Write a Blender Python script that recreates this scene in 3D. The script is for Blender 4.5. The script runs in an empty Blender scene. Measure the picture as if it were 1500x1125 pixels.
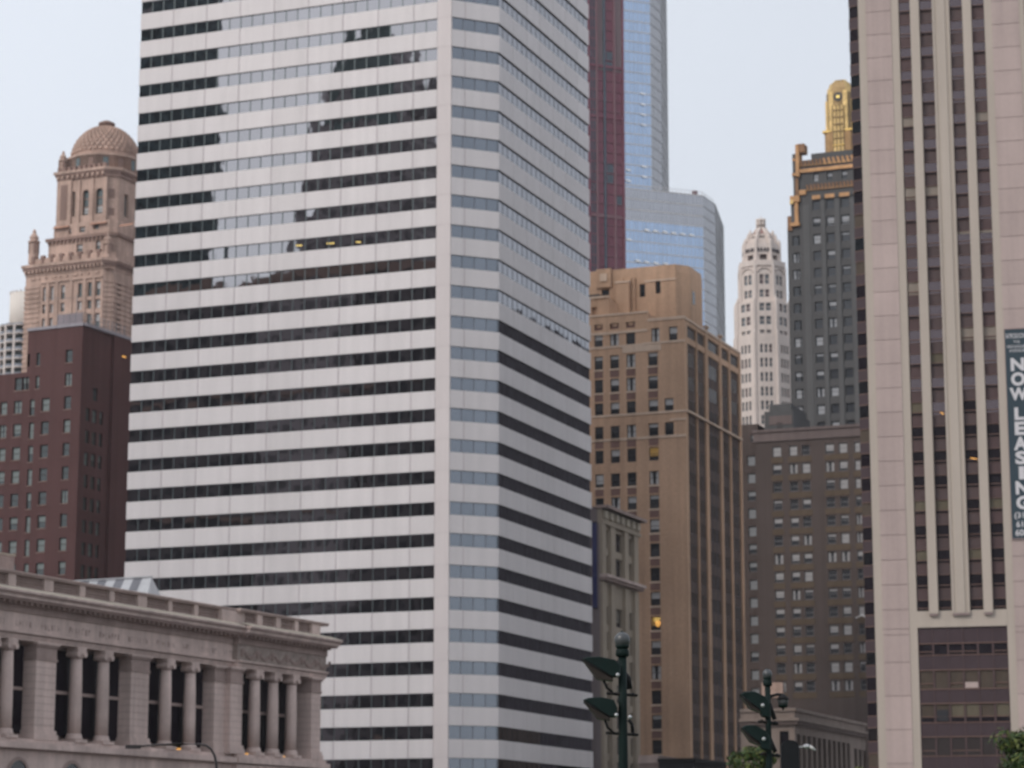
import bpy, bmesh, math, random
from mathutils import Vector, Matrix
R_ = math.radians
random.seed(7)
scene = bpy.context.scene
COL = scene.collection

# ------------------------------------------------------------------ camera
FPX = 3641.0                       # focal length in photo pixels (1500 wide)
TILT = math.atan(703.0 / FPX)
CAMZ = 2.0
cam_d = bpy.data.cameras.new('camera')
cam = bpy.data.objects.new('camera', cam_d)
COL.objects.link(cam)
cam_d.sensor_width = 36.0
cam_d.lens = 36.0 * FPX / 1500.0
cam_d.clip_start = 0.5
cam_d.clip_end = 6000
cam.location = (0, 0, CAMZ)
cam.rotation_euler = (math.pi / 2 + TILT, 0, 0)
cam_d.dof.use_dof = True
cam_d.dof.focus_distance = 18.0
cam_d.dof.aperture_fstop = 4.0
scene.camera = cam

# ------------------------------------------------------------------ sky, sun, exposure
SUN_AZ, SUN_EL = -128.0, 38.0      # azimuth clockwise from the view axis
w = bpy.data.worlds.new('World'); scene.world = w; w.use_nodes = True
nt = w.node_tree; nt.nodes.clear()
N = nt.nodes.new; LK = nt.links.new
out = N('ShaderNodeOutputWorld'); bg = N('ShaderNodeBackground'); LK(bg.outputs[0], out.inputs[0])
bg.inputs['Strength'].default_value = 0.1
sky = N('ShaderNodeTexSky'); sky.sky_type = 'NISHITA'; sky.sun_disc = False
sky.sun_elevation = R_(SUN_EL); sky.sun_rotation = R_(SUN_AZ)
sky.air_density = 1.2; sky.dust_density = 2.0
tc = N('ShaderNodeTexCoord')
# thin even cloud deck, a little brighter on the sun's side
dotn = N('ShaderNodeVectorMath'); dotn.operation = 'DOT_PRODUCT'
LK(tc.outputs['Generated'], dotn.inputs[0])
dotn.inputs[1].default_value = (math.sin(R_(-100)), math.cos(R_(-100)), 0.15)
mr = N('ShaderNodeMapRange'); mr.inputs['From Min'].default_value = -1; mr.inputs['From Max'].default_value = 1
mr.inputs['To Min'].default_value = 0.72; mr.inputs['To Max'].default_value = 1.18
LK(dotn.outputs['Value'], mr.inputs['Value'])
ns = N('ShaderNodeTexNoise'); ns.inputs['Scale'].default_value = 2.2; ns.inputs['Detail'].default_value = 3
LK(tc.outputs['Generated'], ns.inputs['Vector'])
nm = N('ShaderNodeMapRange'); nm.inputs['To Min'].default_value = 0.90; nm.inputs['To Max'].default_value = 1.08
LK(ns.outputs['Fac'], nm.inputs['Value'])
mul = N('ShaderNodeMath'); mul.operation = 'MULTIPLY'
LK(mr.outputs[0], mul.inputs[0]); LK(nm.outputs[0], mul.inputs[1])
ccol = N('ShaderNodeVectorMath'); ccol.operation = 'SCALE'
ccol.inputs[0].default_value = (10.0, 10.55, 11.5)
LK(mul.outputs[0], ccol.inputs['Scale'])
mixw = N('ShaderNodeMix'); mixw.data_type = 'RGBA'; mixw.inputs['Factor'].default_value = 0.86
LK(sky.outputs[0], mixw.inputs['A']); LK(ccol.outputs[0], mixw.inputs['B'])
LK(mixw.outputs['Result'], bg.inputs['Color'])

sl = bpy.data.lights.new('sun', 'SUN'); so = bpy.data.objects.new('sun', sl); COL.objects.link(so)
sl.energy = 1.5; sl.angle = R_(18); sl.color = (1.0, 0.92, 0.84)
sd = Vector((math.sin(R_(SUN_AZ)) * math.cos(R_(SUN_EL)), math.cos(R_(SUN_AZ)) * math.cos(R_(SUN_EL)), math.sin(R_(SUN_EL))))
so.rotation_euler = (-sd).to_track_quat('-Z', 'Y').to_euler()
so.location = sd * 500
scene.view_settings.view_transform = 'Standard'
scene.view_settings.look = 'None'
scene.view_settings.exposure = -0.1
scene.view_settings.gamma = 1.0
try:
    scene.cycles.max_bounces = 6; scene.cycles.glossy_bounces = 3; scene.cycles.diffuse_bounces = 3
    scene.cycles.caustics_reflective = False; scene.cycles.caustics_refractive = False
except Exception:
    pass

# ------------------------------------------------------------------ geometry helpers
ST, CT = math.sin(TILT), math.cos(TILT)
def ray(px, py):
    x = (px - 750.0) / FPX; y = (562.5 - py) / FPX
    return Vector((x, CT - y * ST, ST + y * CT))
def at(px, py, Y):
    d = ray(px, py); return Vector((0, 0, CAMZ)) + d * (Y / d.y)

def tag(o, label=None, cat=None, group=None, kind=None):
    if label: o['label'] = label
    if cat: o['category'] = cat
    if group: o['group'] = group
    if kind: o['kind'] = kind
    return o
def empty(name, loc, rz=0.0):
    o = bpy.data.objects.new(name, None); COL.objects.link(o)
    o.location = loc; o.rotation_euler = (0, 0, rz); o.empty_display_size = 1.0
    return o

class MB:
    def __init__(self): self.v = []; self.f = []; self.m = []; self.mats = []; self.smooth = set()
    def mi(self, mat):
        if mat not in self.mats: self.mats.append(mat)
        return self.mats.index(mat)
    def poly(self, pts, mat, smooth=False):
        b = len(self.v); self.v += [tuple(p) for p in pts]
        if smooth: self.smooth.add(len(self.f))
        self.f.append(tuple(range(b, b + len(pts)))); self.m.append(self.mi(mat))
    def box(self, x0, x1, y0, y1, z0, z1, mat):
        if x1 < x0: x0, x1 = x1, x0
        if y1 < y0: y0, y1 = y1, y0
        if z1 < z0: z0, z1 = z1, z0
        b = len(self.v); k = self.mi(mat)
        self.v += [(x0,y0,z0),(x1,y0,z0),(x1,y1,z0),(x0,y1,z0),(x0,y0,z1),(x1,y0,z1),(x1,y1,z1),(x0,y1,z1)]
        for q in ((0,3,2,1),(4,5,6,7),(0,1,5,4),(1,2,6,5),(2,3,7,6),(3,0,4,7)):
            self.f.append(tuple(b + i for i in q)); self.m.append(k)
    def prism(self, pts, z0, z1, mat, top=True, bottom=False, scale=1.0):
        n = len(pts); b = len(self.v); k = self.mi(mat)
        cx = sum(p[0] for p in pts) / n; cy = sum(p[1] for p in pts) / n
        self.v += [(p[0], p[1], z0) for p in pts]
        self.v += [(cx + (p[0]-cx)*scale, cy + (p[1]-cy)*scale, z1) for p in pts]
        for i in range(n):
            j = (i + 1) % n
            self.f.append((b+i, b+j, b+n+j, b+n+i)); self.m.append(k)
        if top: self.f.append(tuple(b+n+i for i in range(n))); self.m.append(k)
        if bottom: self.f.append(tuple(b+n-1-i for i in range(n))); self.m.append(k)
    def lathe(self, cx, cy, prof, seg, mat, smooth=True, a0=0.0):
        b = len(self.v); k = self.mi(mat); n = len(prof)
        for (r, z) in prof:
            for i in range(seg):
                a = a0 + 2 * math.pi * i / seg
                self.v.append((cx + r * math.cos(a), cy + r * math.sin(a), z))
        for j in range(n - 1):
            for i in range(seg):
                i2 = (i + 1) % seg
                if smooth: self.smooth.add(len(self.f))
                self.f.append((b+j*seg+i, b+j*seg+i2, b+(j+1)*seg+i2, b+(j+1)*seg+i)); self.m.append(k)
        self.f.append(tuple(b+(n-1)*seg+i for i in range(seg))); self.m.append(k)
        self.f.append(tuple(b+seg-1-i for i in range(seg))); self.m.append(k)
    def tube(self, pts, r, mat, seg=8, r1=None):
        pts = [Vector(p) for p in pts]; b = len(self.v); k = self.mi(mat); n = len(pts)
        for i, p in enumerate(pts):
            d = (pts[min(i+1, n-1)] - pts[max(i-1, 0)]).normalized()
            u = d.orthogonal().normalized(); q = d.cross(u)
            if i and abs(u.dot(pu)) < 0.99:
                u = (pu - d * pu.dot(d)).normalized(); q = d.cross(u)
            pu = u
            rr = r if r1 is None else r + (r1 - r) * i / (n - 1)
            for s in range(seg):
                a = 2 * math.pi * s / seg
                self.v.append(tuple(p + u * (rr * math.cos(a)) + q * (rr * math.sin(a))))
        for i in range(n - 1):
            for s in range(seg):
                s2 = (s + 1) % seg
                self.smooth.add(len(self.f))
                self.f.append((b+i*seg+s, b+i*seg+s2, b+(i+1)*seg+s2, b+(i+1)*seg+s)); self.m.append(k)
        self.f.append(tuple(b+seg-1-s for s in range(seg))); self.m.append(k)
        self.f.append(tuple(b+(n-1)*seg+s for s in range(seg))); self.m.append(k)
    def mesh(self, name):
        me = bpy.data.meshes.new(name); me.from_pydata(self.v, [], self.f)
        for m in self.mats: me.materials.append(m)
        for i, p in enumerate(me.polygons):
            p.material_index = self.m[i]
            if i in self.smooth: p.use_smooth = True
        me.update(); return me
    def build(self, name, parent=None, loc=None):
        o = bpy.data.objects.new(name, self.mesh(name)); COL.objects.link(o)
        if parent is not None: o.parent = parent
        if loc is not None: o.location = loc
        return o

# ------------------------------------------------------------------ materials
MATS = {}
def M(name, rgb, rough=0.85, var=0.10, scale=0.12, streak=0.10, fine=0.05, metallic=0.0, spec=0.3, bump=0.0, island=0.0, emit=None, estr=1.0):
    if name in MATS: return MATS[name]
    m = bpy.data.materials.new(name); m.use_nodes = True
    t = m.node_tree; b = t.nodes['Principled BSDF']
    b.inputs['Roughness'].default_value = rough; b.inputs['Metallic'].default_value = metallic
    b.inputs['Specular IOR Level'].default_value = spec
    if emit:
        b.inputs['Emission Color'].default_value = (*emit, 1); b.inputs['Emission Strength'].default_value = estr
    tcn = t.nodes.new('ShaderNodeTexCoord')
    last = None
    def factor(vec_scale, sc, amp, detail=4):
        mp = t.nodes.new('ShaderNodeMapping'); mp.inputs['Scale'].default_value = vec_scale
        t.links.new(tcn.outputs['Object'], mp.inputs['Vector'])
        n = t.nodes.new('ShaderNodeTexNoise'); n.inputs['Scale'].default_value = sc; n.inputs['Detail'].default_value = detail
        t.links.new(mp.outputs[0], n.inputs['Vector'])
        r = t.nodes.new('ShaderNodeMapRange'); r.inputs['From Min'].default_value = 0.28; r.inputs['From Max'].default_value = 0.72
        r.inputs['To Min'].default_value = 1 - amp; r.inputs['To Max'].default_value = 1 + amp
        t.links.new(n.outputs['Fac'], r.inputs['Value']); return r.outputs[0], n
    def chain(a, bb):
        if a is None: return bb
        q = t.nodes.new('ShaderNodeMath'); q.operation = 'MULTIPLY'
        t.links.new(a, q.inputs[0]); t.links.new(bb, q.inputs[1]); return q.outputs[0]
    if var: last = chain(last, factor((1, 1, 1), scale, var)[0])
    if streak: last = chain(last, factor((1, 1, 0.04), 0.9, streak)[0])
    if fine: last = chain(last, factor((1, 1, 1), 2.5, fine)[0])
    if island:
        g = t.nodes.new('ShaderNodeNewGeometry')
        r = t.nodes.new('ShaderNodeMapRange'); r.inputs['To Min'].default_value = 1 - island; r.inputs['To Max'].default_value = 1 + island
        t.links.new(g.outputs['Random Per Island'], r.inputs['Value']); last = chain(last, r.outputs[0])
    if last is not None:
        s = t.nodes.new('ShaderNodeVectorMath'); s.operation = 'SCALE'; s.inputs[0].default_value = rgb
        t.links.new(last, s.inputs['Scale']); t.links.new(s.outputs[0], b.inputs['Base Color'])
    else:
        b.inputs['Base Color'].default_value = (*rgb, 1)
    if bump:
        mp = t.nodes.new('ShaderNodeTexNoise'); mp.inputs['Scale'].default_value = 1.5; mp.inputs['Detail'].default_value = 5
        t.links.new(tcn.outputs['Object'], mp.inputs['Vector'])
        bn = t.nodes.new('ShaderNodeBump'); bn.inputs['Strength'].default_value = bump; bn.inputs['Distance'].default_value = 0.4
        t.links.new(mp.outputs['Fac'], bn.inputs['Height']); t.links.new(bn.outputs[0], b.inputs['Normal'])
    MATS[name] = m; return m
def GLASS(name, refl, rough=0.02, wob=0.0, wscale=0.5, island=0.06):
    """coated curtain-wall glass: tinted mirror with faint roller-wave distortion"""
    if name in MATS: return MATS[name]
    m = M(name, refl, rough=rough, var=0, streak=0, fine=0, metallic=1.0, island=island)
    if wob:
        t = m.node_tree; b = t.nodes['Principled BSDF']
        tcn = t.nodes.new('ShaderNodeTexCoord')
        n = t.nodes.new('ShaderNodeTexNoise'); n.inputs['Scale'].default_value = wscale; n.inputs['Detail'].default_value = 1
        t.links.new(tcn.outputs['Object'], n.inputs['Vector'])
        bn = t.nodes.new('ShaderNodeBump'); bn.inputs['Strength'].default_value = 1.0; bn.inputs['Distance'].default_value = wob
        t.links.new(n.outputs['Fac'], bn.inputs['Height']); t.links.new(bn.outputs[0], b.inputs['Normal'])
    return m

m_white   = M('white_panel', (0.745, 0.695, 0.685), 0.6, 0.04, 0.1, 0.05, 0.015, island=0.045)
m_wcol    = M('warm_white_panel', (0.68, 0.615, 0.60), 0.6, 0.03, 0.1, 0.03, 0.01, island=0.015)
m_joint   = M('pink_sealant', (0.56, 0.50, 0.51), 0.8)
m_core    = M('dark_core', (0.03, 0.03, 0.035), 0.7, var=0, streak=0, fine=0)
m_mull    = M('grey_green_mullion', (0.17, 0.20, 0.20), 0.3, var=0, streak=0, fine=0, metallic=0.75)
m_mullg   = M('grey_mullion', (0.16, 0.165, 0.19), 0.5, var=0, streak=0, fine=0)
g_left    = GLASS('grey_mirror_glass', (0.36, 0.355, 0.37), wob=0.006, wscale=0.45)
g_cham    = GLASS('blue_grey_sky_tint_glass', (0.215, 0.235, 0.265), wob=0.003)  # tint carries the dimmer, bluer sky that the cut corner mirrors
g_right   = GLASS('violet_grey_sky_tint_glass', (0.30, 0.30, 0.325), wob=0.003)  # tinted below the left ribbons to carry the dimmer eastern sky
m_lampy   = M('yellow_ceiling_light', (0.8, 0.6, 0.2), var=0, streak=0, fine=0, emit=(1.0, 0.72, 0.2), estr=0.55)
m_lampo   = M('orange_room_light', (0.8, 0.4, 0.1), var=0, streak=0, fine=0, emit=(1.0, 0.5, 0.12), estr=0.7)

m_tan     = M('tan_brick', (0.51, 0.33, 0.22), 0.9, 0.20, 0.06, 0.14, 0.10)
m_tanl    = M('cream_stone_course', (0.62, 0.47, 0.36), 0.9)
m_tansp   = M('russet_spandrel', (0.20, 0.115, 0.095), 0.9)
m_bronze  = M('dark_bronze_spandrel', (0.11, 0.082, 0.078), 0.6)
m_red     = M('red_brown_brick', (0.105, 0.052, 0.050), 0.9, 0.14, 0.1, 0.12, 0.06)
m_brown   = M('dark_brown_brick', (0.085, 0.064, 0.057), 0.9, 0.14, 0.1, 0.12, 0.06)
m_brown2  = M('olive_brown_brick', (0.105, 0.075, 0.05), 0.9)
m_brownl  = M('mauve_stone_band', (0.145, 0.112, 0.105), 0.9)
m_char    = M('charcoal_granite', (0.078, 0.077, 0.077), 0.6, 0.08, 0.1, 0.08, 0.05)
m_char2   = M('charcoal_granite_pale', (0.10, 0.10, 0.10), 0.6)
m_gold    = M('gold_leaf', (0.62, 0.44, 0.19), 0.45, 0.25, 0.6, 0.2, 0.2, metallic=0.4)
m_goldp   = M('antique_gold', (0.30, 0.205, 0.095), 0.5, 0.25, 0.6, 0.2, 0.2, metallic=0.3)
m_goldd   = M('tarnished_gold', (0.36, 0.22, 0.10), 0.5, 0.2, 0.4, 0.1, 0.1, metallic=0.3)
m_copper  = M('copper_terracotta', (0.58, 0.32, 0.15), 0.6, 0.25, 0.5, 0.1, 0.15)
m_terra   = M('pinkish_terracotta', (0.46, 0.325, 0.265), 0.9, 0.2, 0.25, 0.2, 0.16)
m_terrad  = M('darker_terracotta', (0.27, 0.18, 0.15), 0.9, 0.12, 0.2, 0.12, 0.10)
m_rust    = M('rusty_tile', (0.40, 0.22, 0.155), 0.9)
m_cream   = M('cream_terracotta', (0.68, 0.595, 0.54), 0.8, 0.06, 0.2, 0.08, 0.06)
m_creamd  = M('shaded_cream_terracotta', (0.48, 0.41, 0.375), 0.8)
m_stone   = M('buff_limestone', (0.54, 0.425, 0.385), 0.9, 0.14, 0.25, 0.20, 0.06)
m_stoned  = M('darker_limestone', (0.33, 0.25, 0.225), 0.9, 0.12, 0.3, 0.12, 0.08)  # second, darker limestone for recesses, undersides and some mouldings
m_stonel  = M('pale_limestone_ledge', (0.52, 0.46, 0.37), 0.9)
m_frieze  = M('carved_limestone', (0.33, 0.27, 0.24), 0.9, 0.18, 0.9, 0.05, 0.15, bump=0.6)
m_pink    = M('pinkish_precast', (0.455, 0.36, 0.332), 0.8, 0.07, 0.12, 0.09, 0.03, island=0.05)
m_pinkl   = M('cream_precast', (0.47, 0.405, 0.345), 0.8, 0.04, 0.1, 0.05, 0.02)
m_pinkj   = M('precast_joint', (0.30, 0.23, 0.22), 0.9)
m_maroon  = M('maroon_panel', (0.085, 0.05, 0.05), 0.6, 0.08, 0.3, 0.05, 0.03)
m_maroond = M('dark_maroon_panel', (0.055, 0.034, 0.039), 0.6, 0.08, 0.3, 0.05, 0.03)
m_rail    = M('dull_copper_rail', (0.17, 0.10, 0.08), 0.6)
m_mar2    = M('wine_red_cladding', (0.20, 0.082, 0.108), 0.7, 0.1, 0.1, 0.1, 0.05)
m_mar3    = M('grey_mauve_cladding', (0.24, 0.20, 0.205), 0.7)
m_steel   = M('pale_steel', (0.55, 0.53, 0.52), 0.5)
g_blue    = GLASS('blue_sky_tint_glass', (0.40, 0.50, 0.66), rough=0.15, island=0.05)  # the blue sky's reflection is put into this glass tint
g_grey    = GLASS('silver_mirror_glass', (0.42, 0.42, 0.445), rough=0.2, island=0.03)
m_conc    = M('pale_concrete', (0.60, 0.53, 0.49), 0.9)
m_greyr   = M('grey_metal_roofing', (0.20, 0.20, 0.22), 0.5)
m_whiter  = M('white_metal_roofing', (0.55, 0.55, 0.56), 0.5)
m_frame   = M('dark_window_frame', (0.05, 0.045, 0.045), 0.6, var=0, streak=0, fine=0)
m_framel  = M('grey_window_frame', (0.22, 0.22, 0.22), 0.6, var=0, streak=0, fine=0)
m_glass   = M('dark_window_glass', (0.022, 0.024, 0.028), 0.06, var=0, streak=0, fine=0, spec=0.7)
m_glassg  = M('greenish_window_glass', (0.09, 0.115, 0.115), 0.08, var=0, streak=0, fine=0, spec=0.7)
m_blind   = M('pale_window_blind', (0.50, 0.50, 0.50), 0.5, var=0.1, scale=2)
m_blindd  = M('drab_window_curtain', (0.20, 0.18, 0.15), 0.6, var=0.2, scale=2)
m_green   = M('dark_green_paint', (0.005, 0.014, 0.0125), 0.6, var=0.2, scale=3, streak=0, spec=0.15)
m_black   = M('black_paint', (0.014, 0.013, 0.014), 0.6, var=0.1, scale=3, streak=0, spec=0.15)
m_lens    = M('dusty_lamp_lens', (0.028, 0.020, 0.016), 0.4, var=0.1, scale=6, streak=0, spec=0.2)
m_knob    = M('highlight_knob', (0.42, 0.42, 0.43), 0.25, var=0, streak=0, fine=0, metallic=0.3)  # pale tone carries the highlights on pivot bolts and lamp head
m_globe   = M('smoked_globe', (0.055, 0.058, 0.062), 0.35, var=0.1, scale=5, streak=0, spec=0.6)
m_glassb = M('black_window_glass', (0.012, 0.008, 0.012), 0.3, var=0, streak=0, fine=0, spec=0.1)
m_teal    = M('slate_teal_vinyl', (0.03, 0.052, 0.068), 0.6, var=0.05)
m_letter  = M('off_white_lettering', (0.62, 0.60, 0.61), 0.6, var=0, streak=0, fine=0)
m_blueban = M('blue_vinyl', (0.05, 0.055, 0.16), 0.6)
m_ground  = M('paving', (0.16, 0.15, 0.145), 0.9)
m_grass   = M('lawn_green', (0.05, 0.085, 0.03), 0.95)
m_asph    = M('asphalt', (0.05, 0.05, 0.052), 0.9)

# ------------------------------------------------------------------ building frames
class Bld:
    """local frame: left face on y=0 (x<0 to the left), right face on x=0 (y>0 away); theta = azimuth of the right face"""
    def __init__(self, name, label, cat, px, py, Y, theta, group=None):
        p = at(px, py, Y)
        self.O = Vector((p.x, p.y, 0)); self.th = R_(theta)
        self.ux = Vector((math.cos(self.th), -math.sin(self.th), 0))
        self.uy = Vector((math.sin(self.th), math.cos(self.th), 0))
        self.e = empty(name, self.O, -self.th); tag(self.e, label, cat, group)
    def loc(self, P):
        d = P - self.O; return (d.dot(self.ux), d.dot(self.uy), d.z)
    def L(self, px, py, off=0.0):            # point of the plane y = -off
        d = ray(px, py); c = Vector((0, 0, CAMZ)) - self.O
        t = (-off - c.dot(self.uy)) / d.dot(self.uy)
        p = self.loc(Vector((0, 0, CAMZ)) + d * t); return p[0], p[2]
    def R(self, px, py, off=0.0):            # point of the plane x = off
        d = ray(px, py); c = Vector((0, 0, CAMZ)) - self.O
        t = (off - c.dot(self.ux)) / d.dot(self.ux)
        p = self.loc(Vector((0, 0, CAMZ)) + d * t); return p[1], p[2]

def fL(s, z, d, y0=0.0): return (s, y0 + d, z)
def fR(s, z, d, x0=0.0): return (x0 - d, s, z)
def sheet(mb, f, s0, s1, z0, z1, holes, depth, mat, rmat=None):
    """one wall face with recessed rectangular openings"""
    rmat = rmat or mat
    hs = [(max(a, s0), min(b, s1), max(c, z0), min(d, z1)) for (a, b, c, d) in holes if b > s0 and a < s1 and d > z0 and c < z1]
    E = 1e-4
    def uniq(l):
        l = sorted(l); o = [l[0]]
        for x in l[1:]:
            if x - o[-1] > E: o.append(x)
        return o
    ss = uniq([s0, s1] + [h[0] for h in hs] + [h[1] for h in hs])
    # walk column by column so that a tall wall stays light
    for i in range(len(ss) - 1):
        a, b = ss[i], ss[i + 1]; mid = (a + b) / 2
        hc = sorted([h for h in hs if h[0] - E < mid < h[1] + E], key=lambda h: h[2])
        z = z0
        for h in hc:
            if h[2] - z > E: mb.poly([f(a, z, 0), f(b, z, 0), f(b, h[2], 0), f(a, h[2], 0)], mat)
            mb.poly([f(a, h[2], 0), f(b, h[2], 0), f(b, h[2], depth), f(a, h[2], depth)], rmat)
            mb.poly([f(a, h[3], 0), f(b, h[3], 0), f(b, h[3], depth), f(a, h[3], depth)], rmat)
            if abs(a - h[0]) < E: mb.poly([f(a, h[2], 0), f(a, h[3], 0), f(a, h[3], depth), f(a, h[2], depth)], rmat)
            if abs(b - h[1]) < E: mb.poly([f(b, h[2], 0), f(b, h[3], 0), f(b, h[3], depth), f(b, h[2], depth)], rmat)
            z = max(z, h[3])
        if z1 - z > E: mb.poly([f(a, z, 0), f(b, z, 0), f(b, z1, 0), f(a, z1, 0)], mat)
def shell(mb, x0, x1, y0, y1, z0, z1, mat, roof=None, left=False, right=False):
    """back, far side and roof of a block whose two visible faces are sheets"""
    mb.poly([(x0, y0, z0), (x0, y1, z0), (x0, y1, z1), (x0, y0, z1)], mat)
    mb.poly([(x0, y1, z0), (x1, y1, z0), (x1, y1, z1), (x0, y1, z1)], mat)
    if left: mb.poly([(x0, y0, z0), (x1, y0, z0), (x1, y0, z1), (x0, y0, z1)], mat)
    if right: mb.poly([(x1, y0, z0), (x1, y1, z0), (x1, y1, z1), (x1, y0, z1)], mat)
    mb.poly([(x0, y0, z1), (x1, y0, z1), (x1, y1, z1), (x0, y1, z1)], roof or mat)

WCACHE = {}
def window_mesh(wd, h, var, frame, glass, blind):
    key = (round(wd, 1), round(h, 1), var, frame.name, glass.name, blind.name)
    if key in WCACHE: return WCACHE[key]
    wd, h = key[0], key[1]
    mb = MB(); b = min(0.10, wd * 0.08)
    mb.box(-wd/2, -wd/2 + b, -0.06, 0.02, 0, h, frame); mb.box(wd/2 - b, wd/2, -0.06, 0.02, 0, h, frame)
    mb.box(-wd/2 + b, wd/2 - b, -0.06, 0.02, 0, b, frame); mb.box(-wd/2 + b, wd/2 - b, -0.06, 0.02, h - b, h, frame)
    mb.box(-wd/2 + b, wd/2 - b, -0.05, 0.02, h * 0.5 - b * 0.45, h * 0.5 + b * 0.45, frame)
    x0, x1 = -wd/2 + b, wd/2 - b
    def pane(z0, z1, mat, y=0.0): mb.poly([(x0, y, z0), (x1, y, z0), (x1, y, z1), (x0, y, z1)], mat)
    if var == 'dark': pane(b, h - b, glass)
    elif var == 'half': pane(b, h * .5, glass); pane(h * .5, h - b, blind)
    elif var == 'most': pane(b, h * .28, glass); pane(h * .28, h - b, blind)
    elif var == 'quarter': pane(b, h * .72, glass); pane(h * .72, h - b, blind)
    elif var == 'full': pane(b, h - b, blind)
    elif var == 'curtain':
        pane(b, h - b, glass, 0.01)
        mb.poly([(x0, -.01, b), (x0 + wd * .3, -.01, b), (x0 + wd * .22, -.01, h - b), (x0, -.01, h - b)], blind)
        mb.poly([(x1 - wd * .3, -.01, b), (x1, -.01, b), (x1, -.01, h - b), (x1 - wd * .25, -.01, h - b)], blind)
    elif var == 'lit': pane(b, h * .35, glass); pane(h * .35, h - b, m_lampo if False else m_lampdim)
    WCACHE[key] = mb.mesh('window'); return WCACHE[key]
m_lampdim = M('dim_lit_room', (0.25, 0.15, 0.05), var=0.3, scale=1.5, streak=0, emit=(1.0, 0.6, 0.15), estr=0.12)
def windows(par, side, rects, depth, pick, frame, glass, blind, limit=100, x0=0.0):
    """every opening its own child; past the limit, the smallest join one mesh"""
    rects = list(rects)
    order = sorted(range(len(rects)), key=lambda i: -((rects[i][1]-rects[i][0])*(rects[i][3]-rects[i][2])))
    keep = set(order[:limit]); rest = MB(); nrest = 0
    for i, (a, b, c, d) in enumerate(rects):
        me = window_mesh(b - a, d - c, pick(i, rects[i]), frame, glass, blind)
        if side == 'L': loc = ((a + b) / 2, x0 + depth, c); rz = 0
        else: loc = (x0 - depth, (a + b) / 2, c); rz = math.pi / 2
        mw, mh = round(b - a, 1), round(d - c, 1)
        sc = ((b - a) / mw, 1, (d - c) / mh)
        if i in keep:
            o = bpy.data.objects.new('window', me); COL.objects.link(o); o.parent = par
            o.location = loc; o.rotation_euler = (0, 0, rz); o.scale = sc
        else:
            T = Matrix.Translation(loc) @ Matrix.Rotation(rz, 4, 'Z') @ Matrix.Diagonal((*sc, 1)); nrest += 1
            for p in me.polygons:
                rest.poly([T @ me.vertices[v].co for v in p.vertices], me.materials[p.material_index])
    if nrest: tag(rest.build('windows', par), kind='stuff')
def picker(weights, seed):
    rnd = random.Random(seed); names = list(weights); ws = [weights[n] for n in names]
    return lambda i, r: rnd.choices(names, ws)[0]
def lerp(a, b, t): return a + (b - a) * t

# ================================================================== GROUND
def ground():
    def quad(name, x0, x1, y0, y1, z, mat):
        mb = MB(); mb.poly([(x0, y0, z), (x1, y0, z), (x1, y1, z), (x0, y1, z)], mat)
        return tag(mb.build(name), kind='structure')
    quad('ground', -1500, 1500, -600, 2000, 0.0, m_ground)
    quad('lawn', -60, 70, -40, 118, 0.004, m_grass)
    quad('road', -400, 400, 126, 146, 0.008, m_asph)
    mb = MB(); mb.box(-400, 400, 122, 126, 0.0, 0.14, m_ground); mb.box(-400, 400, 146, 150, 0.0, 0.14, m_ground)
    tag(mb.build('pavement'), kind='structure')
ground()

# ================================================================== STRIPED TOWER
def pbox(mb, p, dx, dy, s0, s1, z0, z1, d0, d1, mat):
    """box along direction (dx,dy) from p; d measured inward (to the left of the direction)"""
    nx, ny = -dy, dx
    def q(s, d, z): return (p[0] + dx * s + nx * d, p[1] + dy * s + ny * d, z)
    b = len(mb.v); k = mb.mi(mat)
    mb.v += [q(s0,d0,z0), q(s1,d0,z0), q(s1,d1,z0), q(s0,d1,z0), q(s0,d0,z1), q(s1,d0,z1), q(s1,d1,z1), q(s0,d1,z1)]
    for f in ((0,3,2,1),(4,5,6,7),(0,1,5,4),(1,2,6,5),(2,3,7,6),(3,0,4,7)):
        mb.f.append(tuple(b + i for i in f)); mb.m.append(k)

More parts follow.
